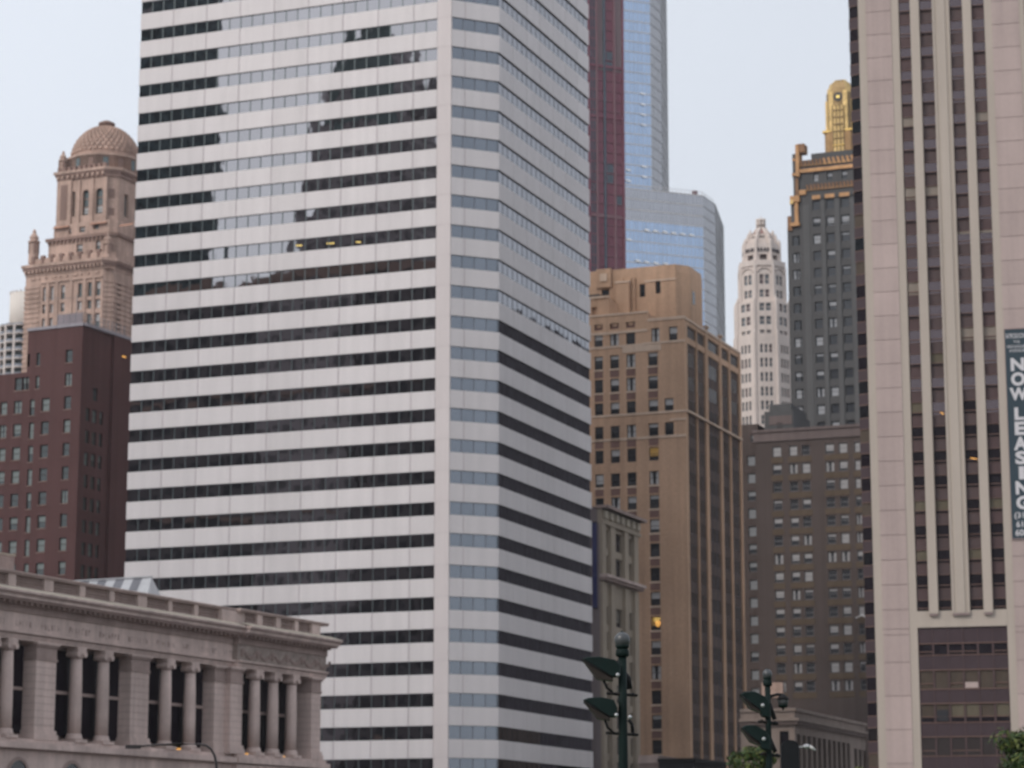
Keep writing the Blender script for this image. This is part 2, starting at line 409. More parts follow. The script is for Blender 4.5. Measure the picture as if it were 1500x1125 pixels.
T = None
def striped_tower():
    global T
    T = Bld('office_tower', 'tall white office tower striped with dark ribbon windows, its near corner cut off', 'office tower', 659, 562, 307.3, 21.4)
    e = T.e
    LW = -T.L(190.5, 562)[0]
    c45 = math.sqrt(0.5)
    CH = 6.735; cx = CH * c45
    # right face width from its far edge
    off = cx
    yD, _ = T.R(865.7, 562, off=cx)
    RW = yD - cx
    pC = at(731.5, 562, 310); offc = T.loc(pC)
    def zc(py):
        d = ray(731.5, py); C = T.O + T.ux * cx + T.uy * cx
        t = math.hypot(C.x, C.y) / math.hypot(d.x, d.y); return CAMZ + d.z * t
    zt0, zt24 = zc(34.2), zc(1111.3)
    FH = (zt0 - zt24) / 24.0; WH = FH * 0.425
    LAST, FIRST = 26, -6
    def ztop(i): return zt0 - i * FH
    zroof = ztop(FIRST) + FH * 0.62 + 1.2; zbase = ztop(LAST) - FH
    colw = 1.97
    U = (LW - colw) / 26.0
    # dark inner block
    mb = MB()
    pts = [(-LW + .55, .55), (-.2, .55), (cx - .55, cx + .2), (cx - .55, cx + RW - .55), (-LW + .55, cx + RW - .55)]
    mb.prism(pts, 0.0, zroof - 0.6, m_core)
    core = mb.build('core', e)
    # ground storeys
    mb = MB()
    for a, b in (((-LW, 0), (0, 0)), ((0, 0), (cx, cx)), ((cx, cx), (cx, cx + RW))):
        d = math.hypot(b[0]-a[0], b[1]-a[1]); dx, dy = (b[0]-a[0])/d, (b[1]-a[1])/d
        n = max(1, round(d / 5.1))
        pbox(mb, a, dx, dy, 0, d, zbase - 2.2, zbase, 0.0, 0.5, m_white)
        for i in range(n + 1):
            s = (d - 0.9) * i / n; pbox(mb, a, dx, dy, s, s + 0.9, 0, zbase - 2.2, 0.02, 0.5, m_white)
    mb.build('ground_storey', e)
    rnd = random.Random(3)
    left_div = [0.0] + [LW - colw - 2 * U - 3 * U * k for k in range(8, -1, -1)]
    left_div = [s for s in left_div if s >= 0] + [LW - colw]
    if left_div[1] < 0.4: left_div.pop(1)
    nR = 20
    for i in range(FIRST, LAST + 1):
        zt = ztop(i)                 # top of this floor's window ribbon
        zb = zt - WH
        # spandrel course above the ribbon
        s0, s1 = zt, zt + FH - WH
        if i == FIRST: s1 = zroof
        mb = MB()
        a = (-LW, 0)
        for k in range(len(left_div) - 1):
            pbox(mb, a, 1, 0, left_div[k] + (.08 if k else 0), left_div[k+1] - .08, s0, s1, 0, .32, m_white)
        pbox(mb, a, 1, 0, 0.02, LW - colw, s0 + .01, s1 - .01, .05, .5, m_joint)
        # bevelled corner: a narrow and a wide panel
        pbox(mb, (0, 0), c45, c45, 0.05, 1.86, s0, s1, .02, .32, m_white)
        pbox(mb, (0, 0), c45, c45, 2.0, CH - .05, s0, s1, 0, .32, m_white)
        pbox(mb, (0, 0), c45, c45, .06, CH - .2, s0 + .01, s1 - .01, .05, .5, m_joint)
        pan = RW / 7.0
        for k in range(7):
            pbox(mb, (cx, cx), 0, 1, k * pan + (.05 if k else .0), (k + 1) * pan - .05, s0, s1, 0, .32, m_white)
        pbox(mb, (cx, cx), 0, 1, .3, RW - .02, s0 + .01, s1 - .01, .05, .5, m_joint)
        # the far sides of the block
        mb.box(-LW, -LW + .3, .33, cx + RW, s0, s1, m_white); mb.box(-LW + .3, cx - .33, cx + RW - .3, cx + RW, s0, s1, m_white)
        mb.build('spandrel', e)
        # ribbon windows
        def ribbon(p, dx, dy, L, n, glass, mull, tilt, start=0.0, mp=.14):
            mb = MB(); nx, ny = -dy, dx; st = (L - start) / n
            for k in range(n):
                a0 = start + k * st; a1 = a0 + st
                t1 = rnd.gauss(0, tilt) * st; t2 = rnd.gauss(0, tilt) * WH
                q = []
                for (s, z, d) in ((a0, zb, .22), (a1, zb, .22 + t1), (a1, zt, .22 + t1 + t2), (a0, zt, .22 + t2)):
                    q.append((p[0] + dx * s + nx * d, p[1] + dy * s + ny * d, z))
                mb.poly(q, glass)
                if k: pbox(mb, p, dx, dy, a0 - .045, a0 + .045, zb, zt, mp, .3, mull)
            pbox(mb, p, dx, dy, start, L, zt - .05, zt, .12, .3, m_core if mull is m_core else mull)
            pbox(mb, p, dx, dy, start, L, zb, zb + .05, .12, .3, mull)
            return mb.build('window_ribbon', e)
        wl = ribbon((-LW, 0), 1, 0, LW - colw, 26, g_left, m_mull, 0.0022)
        ribbon((0, 0), c45, c45, CH, 4, g_cham, m_mullg, 0.001, mp=.19)
        ribbon((cx, cx), 0, 1, RW, nR, g_right, m_core, 0.0012, mp=.195)
    # corner column, one casing per storey
    mb = MB()
    for i in range(FIRST, LAST + 1):
        zt = ztop(i); z0 = zt - WH - 0.0; top = zt + FH - WH if i > FIRST else zroof
        mb.box(-colw, -.02, -.04, .6, zt - FH + .03 if i < LAST else 0.0, zt, m_wcol)
    mb.box(-colw, -.02, -.04, .6, ztop(FIRST) + .03, zroof, m_wcol)
    mb.box(-colw + .04, -.06, -.01, .55, 0.1, zroof - .1, m_joint)
    mb.build('corner_column', e)
    mb = MB(); mb.poly([(-LW + .1, .1, zroof - .5), (-.1, .1, zroof - .5), (cx - .1, cx + .1, zroof - .5), (cx - .1, cx + RW - .1, zroof - .5), (-LW + .1, cx + RW - .1, zroof - .5)], m_joint)
    mb.build('roof', e)
    # a few ceiling lights left on behind the glass
    for (px, py, wd) in ((265, 517, 2.0), (437, 359, .9), (483, 356, 1.1), (524, 354, .7)):
        x, z = T.L(px, py)
        mb = MB(); mb.poly([(x - wd/2, .19, z - .04), (x + wd/2, .19, z - .12), (x + wd/2, .19, z + .06), (x - wd/2, .19, z + .1)], m_lampy); mb.build('ceiling_light', e)
    T.cx, T.RW, T.LW, T.zroof = cx, RW, LW, zroof
striped_tower()

# ================================================================== COLONNADED STONE HALL
def stone_hall():
    B = Bld('stone_hall', 'low classical stone hall with colonnade and balustrade in front of the striped tower', 'public hall', 469, 1040, 250.0, 25.5)
    e = B.e
    R = B.R
    zb_top = R(250, 876)[1]; zled = R(250, 899, 1.6)[1]; zlip = R(250, 916, 1.6)[1]
    zfr_t = R(250, 934)[1]; zfr_b = R(250, 955)[1]; zcap = R(250, 966)[1]
    zcb = R(250, 1098)[1]; zbl = R(250, 1103, .5)[1]; zbl2 = R(250, 1113, .5)[1]
    yof = lambda px: R(px, 1040)[0]
    Y0 = yof(-150); BR = yof(338)                 # near end (outside the frame) and the break to the end pavilion
    PJ = 0.55                                      # projection of the end pavilion
    DP = 30.0
    # body
    mb = MB()
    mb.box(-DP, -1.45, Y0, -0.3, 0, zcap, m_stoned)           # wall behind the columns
    mb.box(-2.2, 0.3, Y0, 0.0, 0, zbl2 - .02, m_stone)      # lower storeys
    mb.box(0.3, 0.3 + PJ, BR, 0.05, 0, zbl2 - .02, m_stone)
    mb.box(-2.2, 0.55, Y0, 0.1, zbl2 - .02, zbl2 + .12, m_stoned)
    mb.box(-DP, 0.9, Y0, 0.15, zbl2 + .12, zbl, m_stone)
    mb.box(.55, 0.55 + PJ, BR - .1, 0.3, zbl2 + .122, zbl - .003, m_stone)
    mb.box(-DP, 0.25, Y0, 0.0, zbl, zcb, m_stone)            # plinth under the columns
    mb.box(0.25, 0.25 + PJ, BR, 0.02, zbl, zcb - .003, m_stone)
    mb.build('wall', e)
    # arched heads just under the belt course
    def arch(y):
        mb = MB(); n = 10; r = 1.25
        for k in range(n):
            a, b = math.pi * k / n, math.pi * (k + 1) / n
            for (r0, r1, x) in ((r, r + .28, .42), (r + .02, r * .0, .33)):
                p = [(x, y + r0 * math.cos(a), zbl2 - 2.1 + r0 * math.sin(a)), (x, y + r0 * math.cos(b), zbl2 - 2.1 + r0 * math.sin(b)),
                     (x, y + r1 * math.cos(b), zbl2 - 2.1 + r1 * math.sin(b)), (x, y + r1 * math.cos(a), zbl2 - 2.1 + r1 * math.sin(a))]
                mb.poly(p, m_stoned if x > .4 else m_glass)
        mb.box(.32, .5, y - r - .28, y - r, zbl2 - 6, zbl2 - 2.1, m_stoned); mb.box(.32, .5, y + r, y + r + .28, zbl2 - 6, zbl2 - 2.1, m_stoned)
        mb.box(.31, .33, y - r, y + r, zbl2 - 6, zbl2 - 2.1, m_glass)
        mb.build('arched_window', e)
    for px in (26, 105): arch(R(px, 1118, .3)[0])
    # entablature: architrave, frieze, cornice
    def run(y0, y1, o, part, x_in):
        mb = MB(); h = zfr_b - zcap
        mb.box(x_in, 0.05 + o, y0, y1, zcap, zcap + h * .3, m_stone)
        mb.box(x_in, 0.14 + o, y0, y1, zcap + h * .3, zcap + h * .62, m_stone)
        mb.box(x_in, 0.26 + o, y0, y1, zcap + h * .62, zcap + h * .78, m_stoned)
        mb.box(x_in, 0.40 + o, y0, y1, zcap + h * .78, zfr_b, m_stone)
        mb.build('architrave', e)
        mb = MB(); mb.box(x_in, 0.06 + o, y0, y1, zfr_b, zfr_t + .25, m_frieze if part else m_stone)
        rnd = random.Random(11 + part)
        y = y0 + .8
        zc = (zfr_b + zfr_t) / 2; hh = (zfr_t - zfr_b)
        if part:                                   # swags and leaves
            while y < y1 - 1.0:
                for k in range(7):
                    a = k / 6.0; yy = y + a * 2.4; zz = zc + hh * .25 - math.sin(a * math.pi) * hh * .45
                    mb.box(.06 + o, .2 + o, yy, yy + .34, zz - .14, zz + .14, m_stoned)
                mb.box(.06 + o, .24 + o, y - .22, y + .02, zc - hh * .2, zc + hh * .36, m_stoned); y += 2.8
        else:                                      # worn cut marks, no longer legible
            while y < y1 - .6:
                ln = rnd.randint(3, 7)
                for k in range(ln):
                    mb.box(.06 + o, .075 + o, y, y + .06, zc - hh * .2, zc + hh * .2, m_stoned)
                    if rnd.random() < .6: mb.box(.06 + o, .0751 + o, y + .06, y + .26, zc + rnd.uniform(-.3, .2) * hh, zc + .06 + rnd.uniform(-.3, .2) * hh, m_stoned)
                    y += .46
                y += 1.2
        mb.build('frieze', e)
        mb = MB(); zt = zfr_t + .25; H = zled - zt
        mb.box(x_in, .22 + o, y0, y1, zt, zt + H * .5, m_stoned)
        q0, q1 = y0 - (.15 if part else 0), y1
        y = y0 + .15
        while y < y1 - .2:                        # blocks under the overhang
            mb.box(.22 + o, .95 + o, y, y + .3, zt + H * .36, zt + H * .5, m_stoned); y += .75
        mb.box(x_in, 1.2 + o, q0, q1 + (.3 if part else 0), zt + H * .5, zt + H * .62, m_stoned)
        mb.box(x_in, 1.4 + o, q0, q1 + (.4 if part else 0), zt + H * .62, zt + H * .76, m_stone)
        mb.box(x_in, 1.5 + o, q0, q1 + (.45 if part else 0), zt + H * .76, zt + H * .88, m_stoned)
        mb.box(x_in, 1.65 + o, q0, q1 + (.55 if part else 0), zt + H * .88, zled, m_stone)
        # weathered sloping top
        a, b = y0 - (.15 if part else 0), y1 + (.55 if part else 0)
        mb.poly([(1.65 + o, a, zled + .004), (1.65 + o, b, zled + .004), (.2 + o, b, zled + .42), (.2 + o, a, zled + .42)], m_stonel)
        mb.build('cornice', e)
    run(Y0, BR, 0.0, 0, -3.0); run(BR, 0.0, PJ, 1, -3.0)
    mb = MB(); mb.poly([(-DP, Y0, zled - .3), (-.5, Y0, zled - .3), (-.5, 0, zled - .3), (-DP, 0, zled - .3)], m_greyr)
    mb.box(-DP, -DP + .5, Y0, -.3, 0, zled, m_stoned); mb.box(-DP, -3.0, -.5, -.3, 0, zled, m_stoned)
    mb.build('roof', e)
    # balustrade: pedestals, carved panels, coping
    zp0 = zled - .1
    peds = [(-60, 3), (-38, 2), (8, 2), (62, 0), (117, 0), (164, 0), (202, 0), (249, 0), (287, 0)]
    wide = {62: 76, 117: 124, 164: 169.5, 202: 213, 249: 254, 287: 294}
    edges = []
    for a, b in ((9, 20), (62, 75.5), (113, 121), (157, 164), (199, 212), (244, 249), (282, 287.5), (319, 352), (374.5, 382), (402.5, 409), (429.5, 435), (455, 467)):
        o = PJ if a > 330 else 0.0
        edges.append((R(a, 900 if a > 100 else 860, o)[0], R(b, 900 if a > 100 else 860, o)[0], a))
    step = edges[2][0] - edges[1][0]
    y = edges[0][0] - step
    pre = []
    while y > Y0: pre.append((y, y + 1.1, 0)); y -= step
    edges = pre[::-1] + edges
    for i, (y0, y1, a) in enumerate(edges):
        o = PJ if a > 335 else 0.0
        if a == 319: o = PJ * .5
        mb = MB(); mb.box(-.55, .22 + o, y0, y1, zp0, zb_top - .28, m_stone); mb.build('pedestal', e)
        if i + 1 < len(edges):
            n0, n1 = y1, edges[i + 1][0]; o2 = PJ if a >= 319 else 0.0
            mb = MB(); zz0 = zled + .25
            mb.box(-.35, .1 + o2, n0, n1, zp0, zz0 + .25, m_stone)
            mb.box(-.35, -.12 + o2, n0, n1, zz0 + .25, zb_top - .28, m_stoned)
            yy = n0 + .12; r = 0
            zh = (zb_top - .3 - zz0 - .25)
            while yy < n1 - .2:                    # pierced scale pattern
                for rr in range(3):
                    mb.box(-.12 + o2, .04 + o2, yy + (.16 if rr % 2 else 0), yy + .17 + (.16 if rr % 2 else 0), zz0 + .27 + rr * zh / 3, zz0 + .25 + (rr + .62) * zh / 3, m_stoned)
                yy += .36
            mb.build('balustrade_panel', e)
    mb = MB()
    for (y0, y1, o) in ((Y0, BR, 0), (BR, 0.0, PJ)):
        mb.box(-.6, .30 + o, y0, y1, zb_top - .28, zb_top - .1, m_stoned); mb.box(-.65, .38 + o, y0, y1, zb_top - .1, zb_top, m_stone)
    mb.build('coping', e)
    # piers and columns
    def pier(a, b, o, side):
        y0, y1 = R(a, 1040, o)[0], R(b, 1040, o)[0]
        mb = MB(); mb.box(-2.2, .015 + o, y0 + .03, y1 - .03, zcb, zcap - 1.5, m_stoned)
        nc = 11; hc = (zcap - 1.5 - zcb) / nc
        for q in range(nc): mb.box(-2.2, .05 + o, y0, y1, zcb + q * hc + (.035 if q else 0), zcb + (q + 1) * hc, m_stone)
        h = zcb
        for k in range(1, 12): pass
        p = mb.build('pier', e)
        mb = MB()
        for (z0, z1, x) in ((zcap - 1.5, zcap - 1.3, .14), (zcap - 1.3, zcap - .35, .07), (zcap - .35, zcap - .16, .2), (zcap - .16, zcap, .3)):
            mb.box(-2.2, x + o, y0 - x + .05, y1 + x - .05, z0, z1, m_stoned if z0 < zcap - .3 else m_stone)
        mb.build('capital', p)
        mb = MB()
        for (z0, z1, x) in ((zcb, zcb + .45, .3), (zcb + .45, zcb + .8, .2)): mb.box(-2.2 + x * .01, x + o, y0 - x + .05, y1 + x - .05, z0, z1, m_stone)
        mb.build('base', p)
    def column(px, o):
        y = R(px, 1040, -.55 + o)[0]; x = -.45 + o; r = 0.58
        H = zcap - zcb; z0 = zcb + .75; z1 = zcap - 1.0
        mb = MB()
        mb.lathe(x, y, [(r, z0), (r, z0 + (z1 - z0) * .33), (r * .96, z0 + (z1 - z0) * .66), (r * .86, z1)], 20, m_stone)
        c = mb.build('column', e)
        mb = MB()
        mb.lathe(x, y, [(r * .87, z1), (r * .98, z1 + .12), (r * .9, z1 + .22), (r * 1.02, z1 + .42)], 20, m_stoned)
        for sy in (-1, 1):                         # volutes
            n = 10; cy = y + sy * r * .86; cz = z1 + .42
            ring = [(cy + .25 * math.cos(2 * math.pi * k / n), cz + .25 * math.sin(2 * math.pi * k / n)) for k in range(n)]
            mb.poly([(x + r + .05, p[0], p[1]) for p in ring], m_stone); mb.poly([(x - r, p[0], p[1]) for p in ring], m_stone)
            for k in range(n):
                p, q = ring[k], ring[(k + 1) % n]
                mb.poly([(x + r + .05, *p), (x + r + .05, *q), (x - r, *q), (x - r, *p)], m_stone)
        mb.box(x - r, x + r + .02, y - r * 1.05, y + r * 1.05, z1 + .45, z1 + .72, m_stone)
        mb.box(x - r * 1.05, x + r * 1.05, y - r * 1.08, y + r * 1.08, z1 + .72, zcap, m_stone)
        mb.build('capital', c)
        mb = MB()
        mb.lathe(x, y, [(r * 1.32, zcb + .26), (r * 1.34, zcb + .36), (r * 1.2, zcb + .5), (r * 1.15, zcb + .58), (r * 1.18, zcb + .68), (r * 1.02, z0)], 20, m_stone)
        mb.box(x - r * 1.4, x + r * 1.4, y - r * 1.4, y + r * 1.4, zcb, zcb + .26, m_stone)
        mb.build('base', c)
    piers = [(-70, -42, 0), (50, 79.5, 0), (190, 216.5, 0), (313, 330, 0), (336, 354, PJ), (455.5, 469, PJ)]
    for p in piers: pier(p[0], p[1], p[2], 0)
    cols = [(-20, 0), (6, 0), (108, 0), (148, 0), (240, 0), (276, 0), (371, PJ), (398, PJ), (425, PJ)]
    for c in cols: column(*c)
    # dark tall windows behind the columns
    gaps = [(-42, -20), (-20, 6), (6, 50), (79.5, 108), (108, 148), (148, 190), (216.5, 240), (240, 276), (276, 313), (354, 371), (371, 398), (398, 425), (425, 455)]
    for (a, b) in gaps:
        o = PJ if a > 340 else 0
        y0, y1 = R(a, 1040, -.6 + o)[0] + .25, R(b, 1040, -.6 + o)[0] + .9
        z0, z1 = zcb + .5, zcap - .3
        zm = R((a + b) / 2, 1004 + (a * .05) - 0, -1.8)[1]
        zm = zcb + (zcap - zcb) * .52
        mb = MB()
        x = -1.25
        mb.poly([(x, y0, z0), (x, y1, z0), (x, y1, z1), (x, y0, z1)], m_glassb)
        mb.box(x - .05, x + .12, y0, y1, zm - .14, zm + .14, m_stoned)
        mb.box(x - .05, x + .1, y0, y0 + .16, z0, zm - .14, m_black); mb.box(x - .05, x + .1, y1 - .16, y1, z0, zm - .14, m_black)
        for k in (1, 2): mb.box(x - .05, x + .05, y0 + (y1-y0)*k/3 - .03, y0 + (y1-y0)*k/3 + .03, z0, zm - .14, m_black)
        mb.build('window', e)
    for px in (263, 362, 416):                     # small lit lamps on the ledge
        y = R(px, 1101, .3)[0]; mb = MB(); mb.box(.05, .35, y - .14, y + .14, zcb + .02, zcb + .16, m_lampo); mb.build('ledge_lamp', e)
    # striped sloping roof light behind the balustrade, its ridge running back from the street
    yr, zr = R(222, 845.5, -6); zs = zled - .3
    mb = MB(); n = 15; st = 1.0; wd = 3.2
    for k in range(n):
        mat = m_greyr if k % 2 == 1 else m_whiter
        a, b = -6 - k * st, -6 - (k + 1) * st
        mb.poly([(a, yr, zr), (b, yr, zr), (b - .0, yr - wd, zs), (a - .0, yr - wd, zs)], mat)
        mb.poly([(a, yr, zr), (b, yr, zr), (b, yr + wd, zs), (a, yr + wd, zs)], mat)
    mb.poly([(-6, yr, zr), (-4.9, yr - wd, zs), (-4.9, yr + wd, zs)], m_whiter); mb.poly([(-6, yr, zr), (-4.9, yr - wd, zs), (-6, yr - wd, zs)], m_whiter)
    mb.box(-6 - n * st, -5.9, yr - .12, yr + .12, zr, zr + .12, m_whiter)
    mb.build('roof_light', e)
    # grey louvred plant box at the left edge
    mb = MB()
    ya, za = R(-8, 830, -4)[0], R(10, 811, -4)[1]; yb = R(20.5, 830, -4)[0]
    mb.box(-8, -4, ya, yb, zs, za - .12, m_stone); mb.box(-8.1, -3.9, ya - .1, yb + .1, za - .12, za, m_stonel)
    for k in range(9): mb.box(-4, -3.94, ya + (yb-ya)*k/9 + .05, ya + (yb-ya)*k/9 + .13, zs + 1, za - .12, m_stoned)
    mb.build('plant_box', e)
    for k, (px, py) in enumerate(((222, 847), (226, 850))):
        y, z = R(px, py, -6); mb = MB(); mb.tube([(-6, y, zs), (-6, y, z + .05)], .03, m_black, 5); mb.build('aerial', e)
stone_hall()

# ================================================================== TAN BRICK TOWER
def rows_between(f, pxa, pya, pyb, n):
    za, zb = f(pxa, pya)[1], f(pxa, pyb)[1]
    return [lerp(za, zb, i / (n - 1)) for i in range(n)]
m_rib = M('olive_brick_rib', (0.21, 0.145, 0.10), 0.9)
def tan_tower():
    B = Bld('brick_tower', 'tan brick tower with stepped top and dark ribbed side, right of the striped tower', 'tower', 1006, 700, 385.0, 22.0)
    e = B.e; L, R = B.L, B.R
    xs = {k: (L(a, 680)[0], L(b, 680)[0]) for k, (a, b) in {'c0': (845.5, 858), 'c1': (871.7, 884.2), 'c2': (894.7, 908), 'c3': (918.7, 932), 'c4': (950.8, 965), 'c5': (974.4, 987.6)}.items()}
    tops = rows_between(L, 958, 515.8, 1084.0, 17)
    fl = (tops[0] - tops[16]) / 16; WH = fl * .565
    W0 = L(800, 680)[0]
    ztop = L(975, 467)[1]; ztop2 = L(942, 458)[1]; ztop3 = L(890, 463)[1]
    xa, xb = L(931, 460)[0], L(948, 460)[0]
    D = R(1086, 700)[0]
    wins, sp = [], []
    for i, t in enumerate(tops):
        for c in ('c0', 'c1', 'c2', 'c3', 'c4'):
            wins.append((*xs[c], t - WH, t))
            if i not in (2, 4): sp.append((*xs[c], t - fl + .25, t - WH - .3))
        if i in (2, 3): wins.append((*xs['c5'], t - WH, t))
    t = L(958, 482)[1]; up = []
    for c in ('c0', 'c1', 'c2', 'c3'): up.append((*xs[c], t - WH, t))
    for (a, b) in ((954, 966), (980, 992)): up.append((L(a, 490)[0], L(b, 490)[0], L(960, 500.5)[1], L(960, 480.5)[1]))
    med = [(*xs[c], L(925, 480)[1], L(925, 462)[1]) for c in ('c0', 'c1', 'c2', 'c3')]
    nb = tops[16] - fl; low = []
    for k in range(2): low += [(*xs[c], nb - k * fl - WH, nb - k * fl) for c in xs if c != 'c5']
    mb = MB()
    rec = [(a, b, z0, z1) for (a, b, z0, z1) in wins + up + low + med]
    sheet(mb, fL, W0, 0, 0, ztop, rec, .35, m_tan)
    sheet(mb, fL, W0, xb, ztop, ztop2 - .0, [(a, b, z0, min(z1, ztop2)) for (a, b, z0, z1) in med if False], .35, m_tan)
    # right face: dark continuous bays between slim tan piers
    bays = [(1008.6, 1021.4), (1022.8, 1034.3), (1038.2, 1055.2), (1058.4, 1069.3), (1071.2, 1083.8)]
    rb = [(R(a, 640)[0], R(b, 640)[0]) for a, b in bays]
    zr_top = R(1012, 480)[1]; zr2 = R(1012, 492)[1]
    zs1, zs2 = L(1000, 603)[1], L(1000, 497)[1]
    rt = [t for t in tops] + [nb - k * fl for k in range(3)]
    holes = [(a, b, -1, zs2 - .4) for (a, b) in rb] + [(a, b, zs2 + .6, zr_top) for (a, b) in rb]
    sheet(mb, fR, 0, D, 0, ztop, holes, .26, m_tan)
    shell(mb, W0, 0, 0, D, 0, ztop, m_tan, m_tansp)
    mb.box(W0, xb, .02, 6, ztop + .002, ztop2, m_tan)
    mb.build('wall', e)
    # bay infill: bronze spandrels with window strips
    for k, (a, b) in enumerate(rb):
        mb = MB(); x = -.24
        mb.poly([(x, a, 0), (x, b, 0), (x, b, ztop), (x, a, ztop)], m_bronze)
        n = 3 if b - a < 6.5 else 4
        for t in [tops[0] + fl] + rt:
            for q in range(n):
                y0 = a + (b - a) * (q + .12) / n; y1 = a + (b - a) * (q + .88) / n
                mb.poly([(x + .02, y0, t - WH), (x + .02, y1, t - WH), (x + .02, y1, t), (x + .02, y0, t)], m_glass)
            mb.box(x + .02, x + .07, a, b, t - WH - .16, t - WH, m_bronze)
        for q in range(1, n): mb.box(x, x + .10, a + (b-a)*q/n - .1, a + (b-a)*q/n + .1, 0, ztop - .4, m_bronze)
        for q in range(2 * n + 1): mb.box(x, x + .09, a + (b-a)*q/(2*n) - .05, a + (b-a)*q/(2*n) + .05, 0, ztop - 1.2, m_rib)
        mb.build('window_bay', e)
    # wider projecting piers
    mb = MB()
    for (a, b) in ((1034.6, 1037.9), (1055.5, 1058.1), (1021.6, 1022.6), (1069.6, 1070.9), (1084.2, 1086)):
        y0, y1 = R(a, 640)[0], R(b, 640)[0]
        mb.box(-.05, .1, y0, y1, 0, ztop + (.5 if 1030 < a < 1060 else -.2), m_tan)
        if 1030 < a < 1060: mb.box(-.3, .4, y0 - .1, y1 + .1, ztop + .5, ztop + .75, m_tanl)
    mb.build('pier', e)
    # pale stone courses
    mb = MB()
    for (px, py, h, x0, x1) in ((980, 603, .35, W0, .0), (980, 615, .3, xs['c5'][0] + .9, 0.0), (980, 639, .4, W0, 0.0), (980, 500.5, .35, xs['c4'][0] - 1.0, 0.0), (900, 508, .35, W0, xs['c4'][0] - 1.0), (930, 485, .4, W0, xb), (975, 467.5, .3, xb, 0.3)):
        z = L(px, py)[1]; mb.box(x0, x1, -.1, .05, z - h / 2, z + h / 2, m_tanl)
    z = L(980, 603)[1]; mb.box(-.05, .34, 0.0, D, z - .15, z + .15, m_tanl)
    mb.box(0.0, .16, -.1, D + .1, ztop - .3, ztop + .05, m_tanl)
    mb.box(W0, xb + .1, -.12, .3, ztop2 - .05, ztop2 + .25, m_tanl); mb.box(xb + .1, 0.12, -.12, .3, ztop - .02, ztop + .25, m_tanl)
    z = L(960, 507)[1]; mb.box(xs['c3'][0] - .6, xs['c4'][1] + .6, -.08, .05, z - .7, z + .3, m_tanl)
    mb.build('stone_course', e)
    for (a, b, z0, z1) in sp:
        if b < L(850, 680)[0]: continue
        mb = MB(); mb.box(a, b, -.02, .1, z0, z1, m_tansp); mb.box(a - .1, b + .1, -.1, .1, z1, z1 + .28, m_tanl); mb.build('spandrel', e)
    for (a, b, z0, z1) in med:
        mb = MB(); mb.poly([(a, .33, z0), (b, .33, z0), (b, .33, z1), (a, .33, z1)], m_tansp)
        cx, cz = (a + b) / 2, (z0 + z1) / 2
        ring = [(cx + .55 * math.cos(2*math.pi*k/12), cz + .55 * math.sin(2*math.pi*k/12)) for k in range(12)]
        mb.poly([(p[0], .2, p[1]) for p in ring], m_tan)
        for k in range(12):
            p, q = ring[k], ring[(k+1) % 12]; mb.poly([(p[0], .2, p[1]), (q[0], .2, q[1]), (q[0], .34, q[1]), (p[0], .34, p[1])], m_tanl)
        mb.build('medallion', e)
    # the window at each spot: lit ones where the photo shows lamps
    pk = picker({'dark': 4, 'half': 3, 'quarter': 2, 'most': 1, 'curtain': 1}, 5)
    lit = [(958, 665), (960, 909)]
    lz = [L(*p) for p in lit]
    def pick(i, r):
        for (x, z) in lz:
            if r[0] - .3 < x < r[1] + .3 and r[2] - .3 < z < r[3] + .3: return 'lit'
        return pk(i, r)
    windows(e, 'L', wins + up, .3, pick, m_frame, m_glassd if False else m_glass, m_blind, limit=90)
    if low: windows(e, 'L', low, .3, pk, m_frame, m_glass, m_blind, limit=10)
    x, z = L(962, 909); mb = MB()
    mb.lathe(x + .15, .12, [(.2, z - .95), (.42, z - .5), (.42, z - .25), (.3, z - .1)], 10, m_lampo); mb.box(x - .5, x + .55, .22, .27, z + .25, z + .4, m_lampy); mb.box(x - .6, x + .3, .22, .27, z - .02, z + .1, m_lampy); mb.build('room_lamp', e)
    # set-back upper block with rounded shoulders
    off = -4.5
    z2 = L(930, 393, off)[1]; zt = L(970, 391, off)[1]
    a, b, c = L(925, 430, off)[0], L(990, 430, off)[0], L(800, 430, off)[0]
    d0 = 4.5; dep = 8.5; ch = 2.2
    zb = ztop - .5
    hw = []
    for (p0, p1, y0, y1) in ((936.7, 945, 416, 435), (960, 967.6, 413.5, 432), (881, 892.5, 419, 435)):
        hw.append((L(p0, 425, off)[0], L(p1, 425, off)[0], L(940, y1, off)[1], L(940, y0, off)[1]))
    mb = MB()
    sheet(mb, lambda s, z, d: (s, d0 + d, z), c, b, zb, zt - 1.0, hw, .5, m_tan)
    mb.prism([(b, d0), (b + ch * .8, d0 + ch), (b + ch * .8, d0 + dep), (c, d0 + dep), (c, d0 + .6), (b, d0 + .6)], zb, zt - 1.0, m_tan)
    mb.prism([(c, d0), (b, d0), (b + ch * .8, d0 + ch), (b + ch * .8, d0 + dep), (c, d0 + dep)], zt - 1.0, zt + .3, m_tan, scale=.985)
    # shallow ribs and cornice
    for px in (910, 924, 928): 
        x = L(px, 430, off)[0]; mb.box(x - .35, x + .35, d0 - .35, d0, zb, zt - 1.4, m_tan)
    mb.box(L(905, 430, off)[0], L(924, 430, off)[0], d0 - .9, d0, zb, L(915, 416, off)[1], m_tan)
    mb.box(L(904, 430, off)[0], L(925, 430, off)[0], d0 - 1.0, d0, L(915, 416, off)[1], L(915, 415, off)[1] + .2, m_tanl)
    mb.box(L(944, 400, off)[0], b, d0 - .12, d0, zt - 2.3, zt - 2.0, m_tanl)
    xm = L(885, 395, off)[0]; mb.box(xm - 1.3, xm + 1.3, d0 - .35, d0 + .1, zt - 2.6, zt + .5, m_tan); mb.box(xm - .6, xm + .6, d0 - .5, d0 - .3, zt - 1.6, zt - .3, m_tanl)
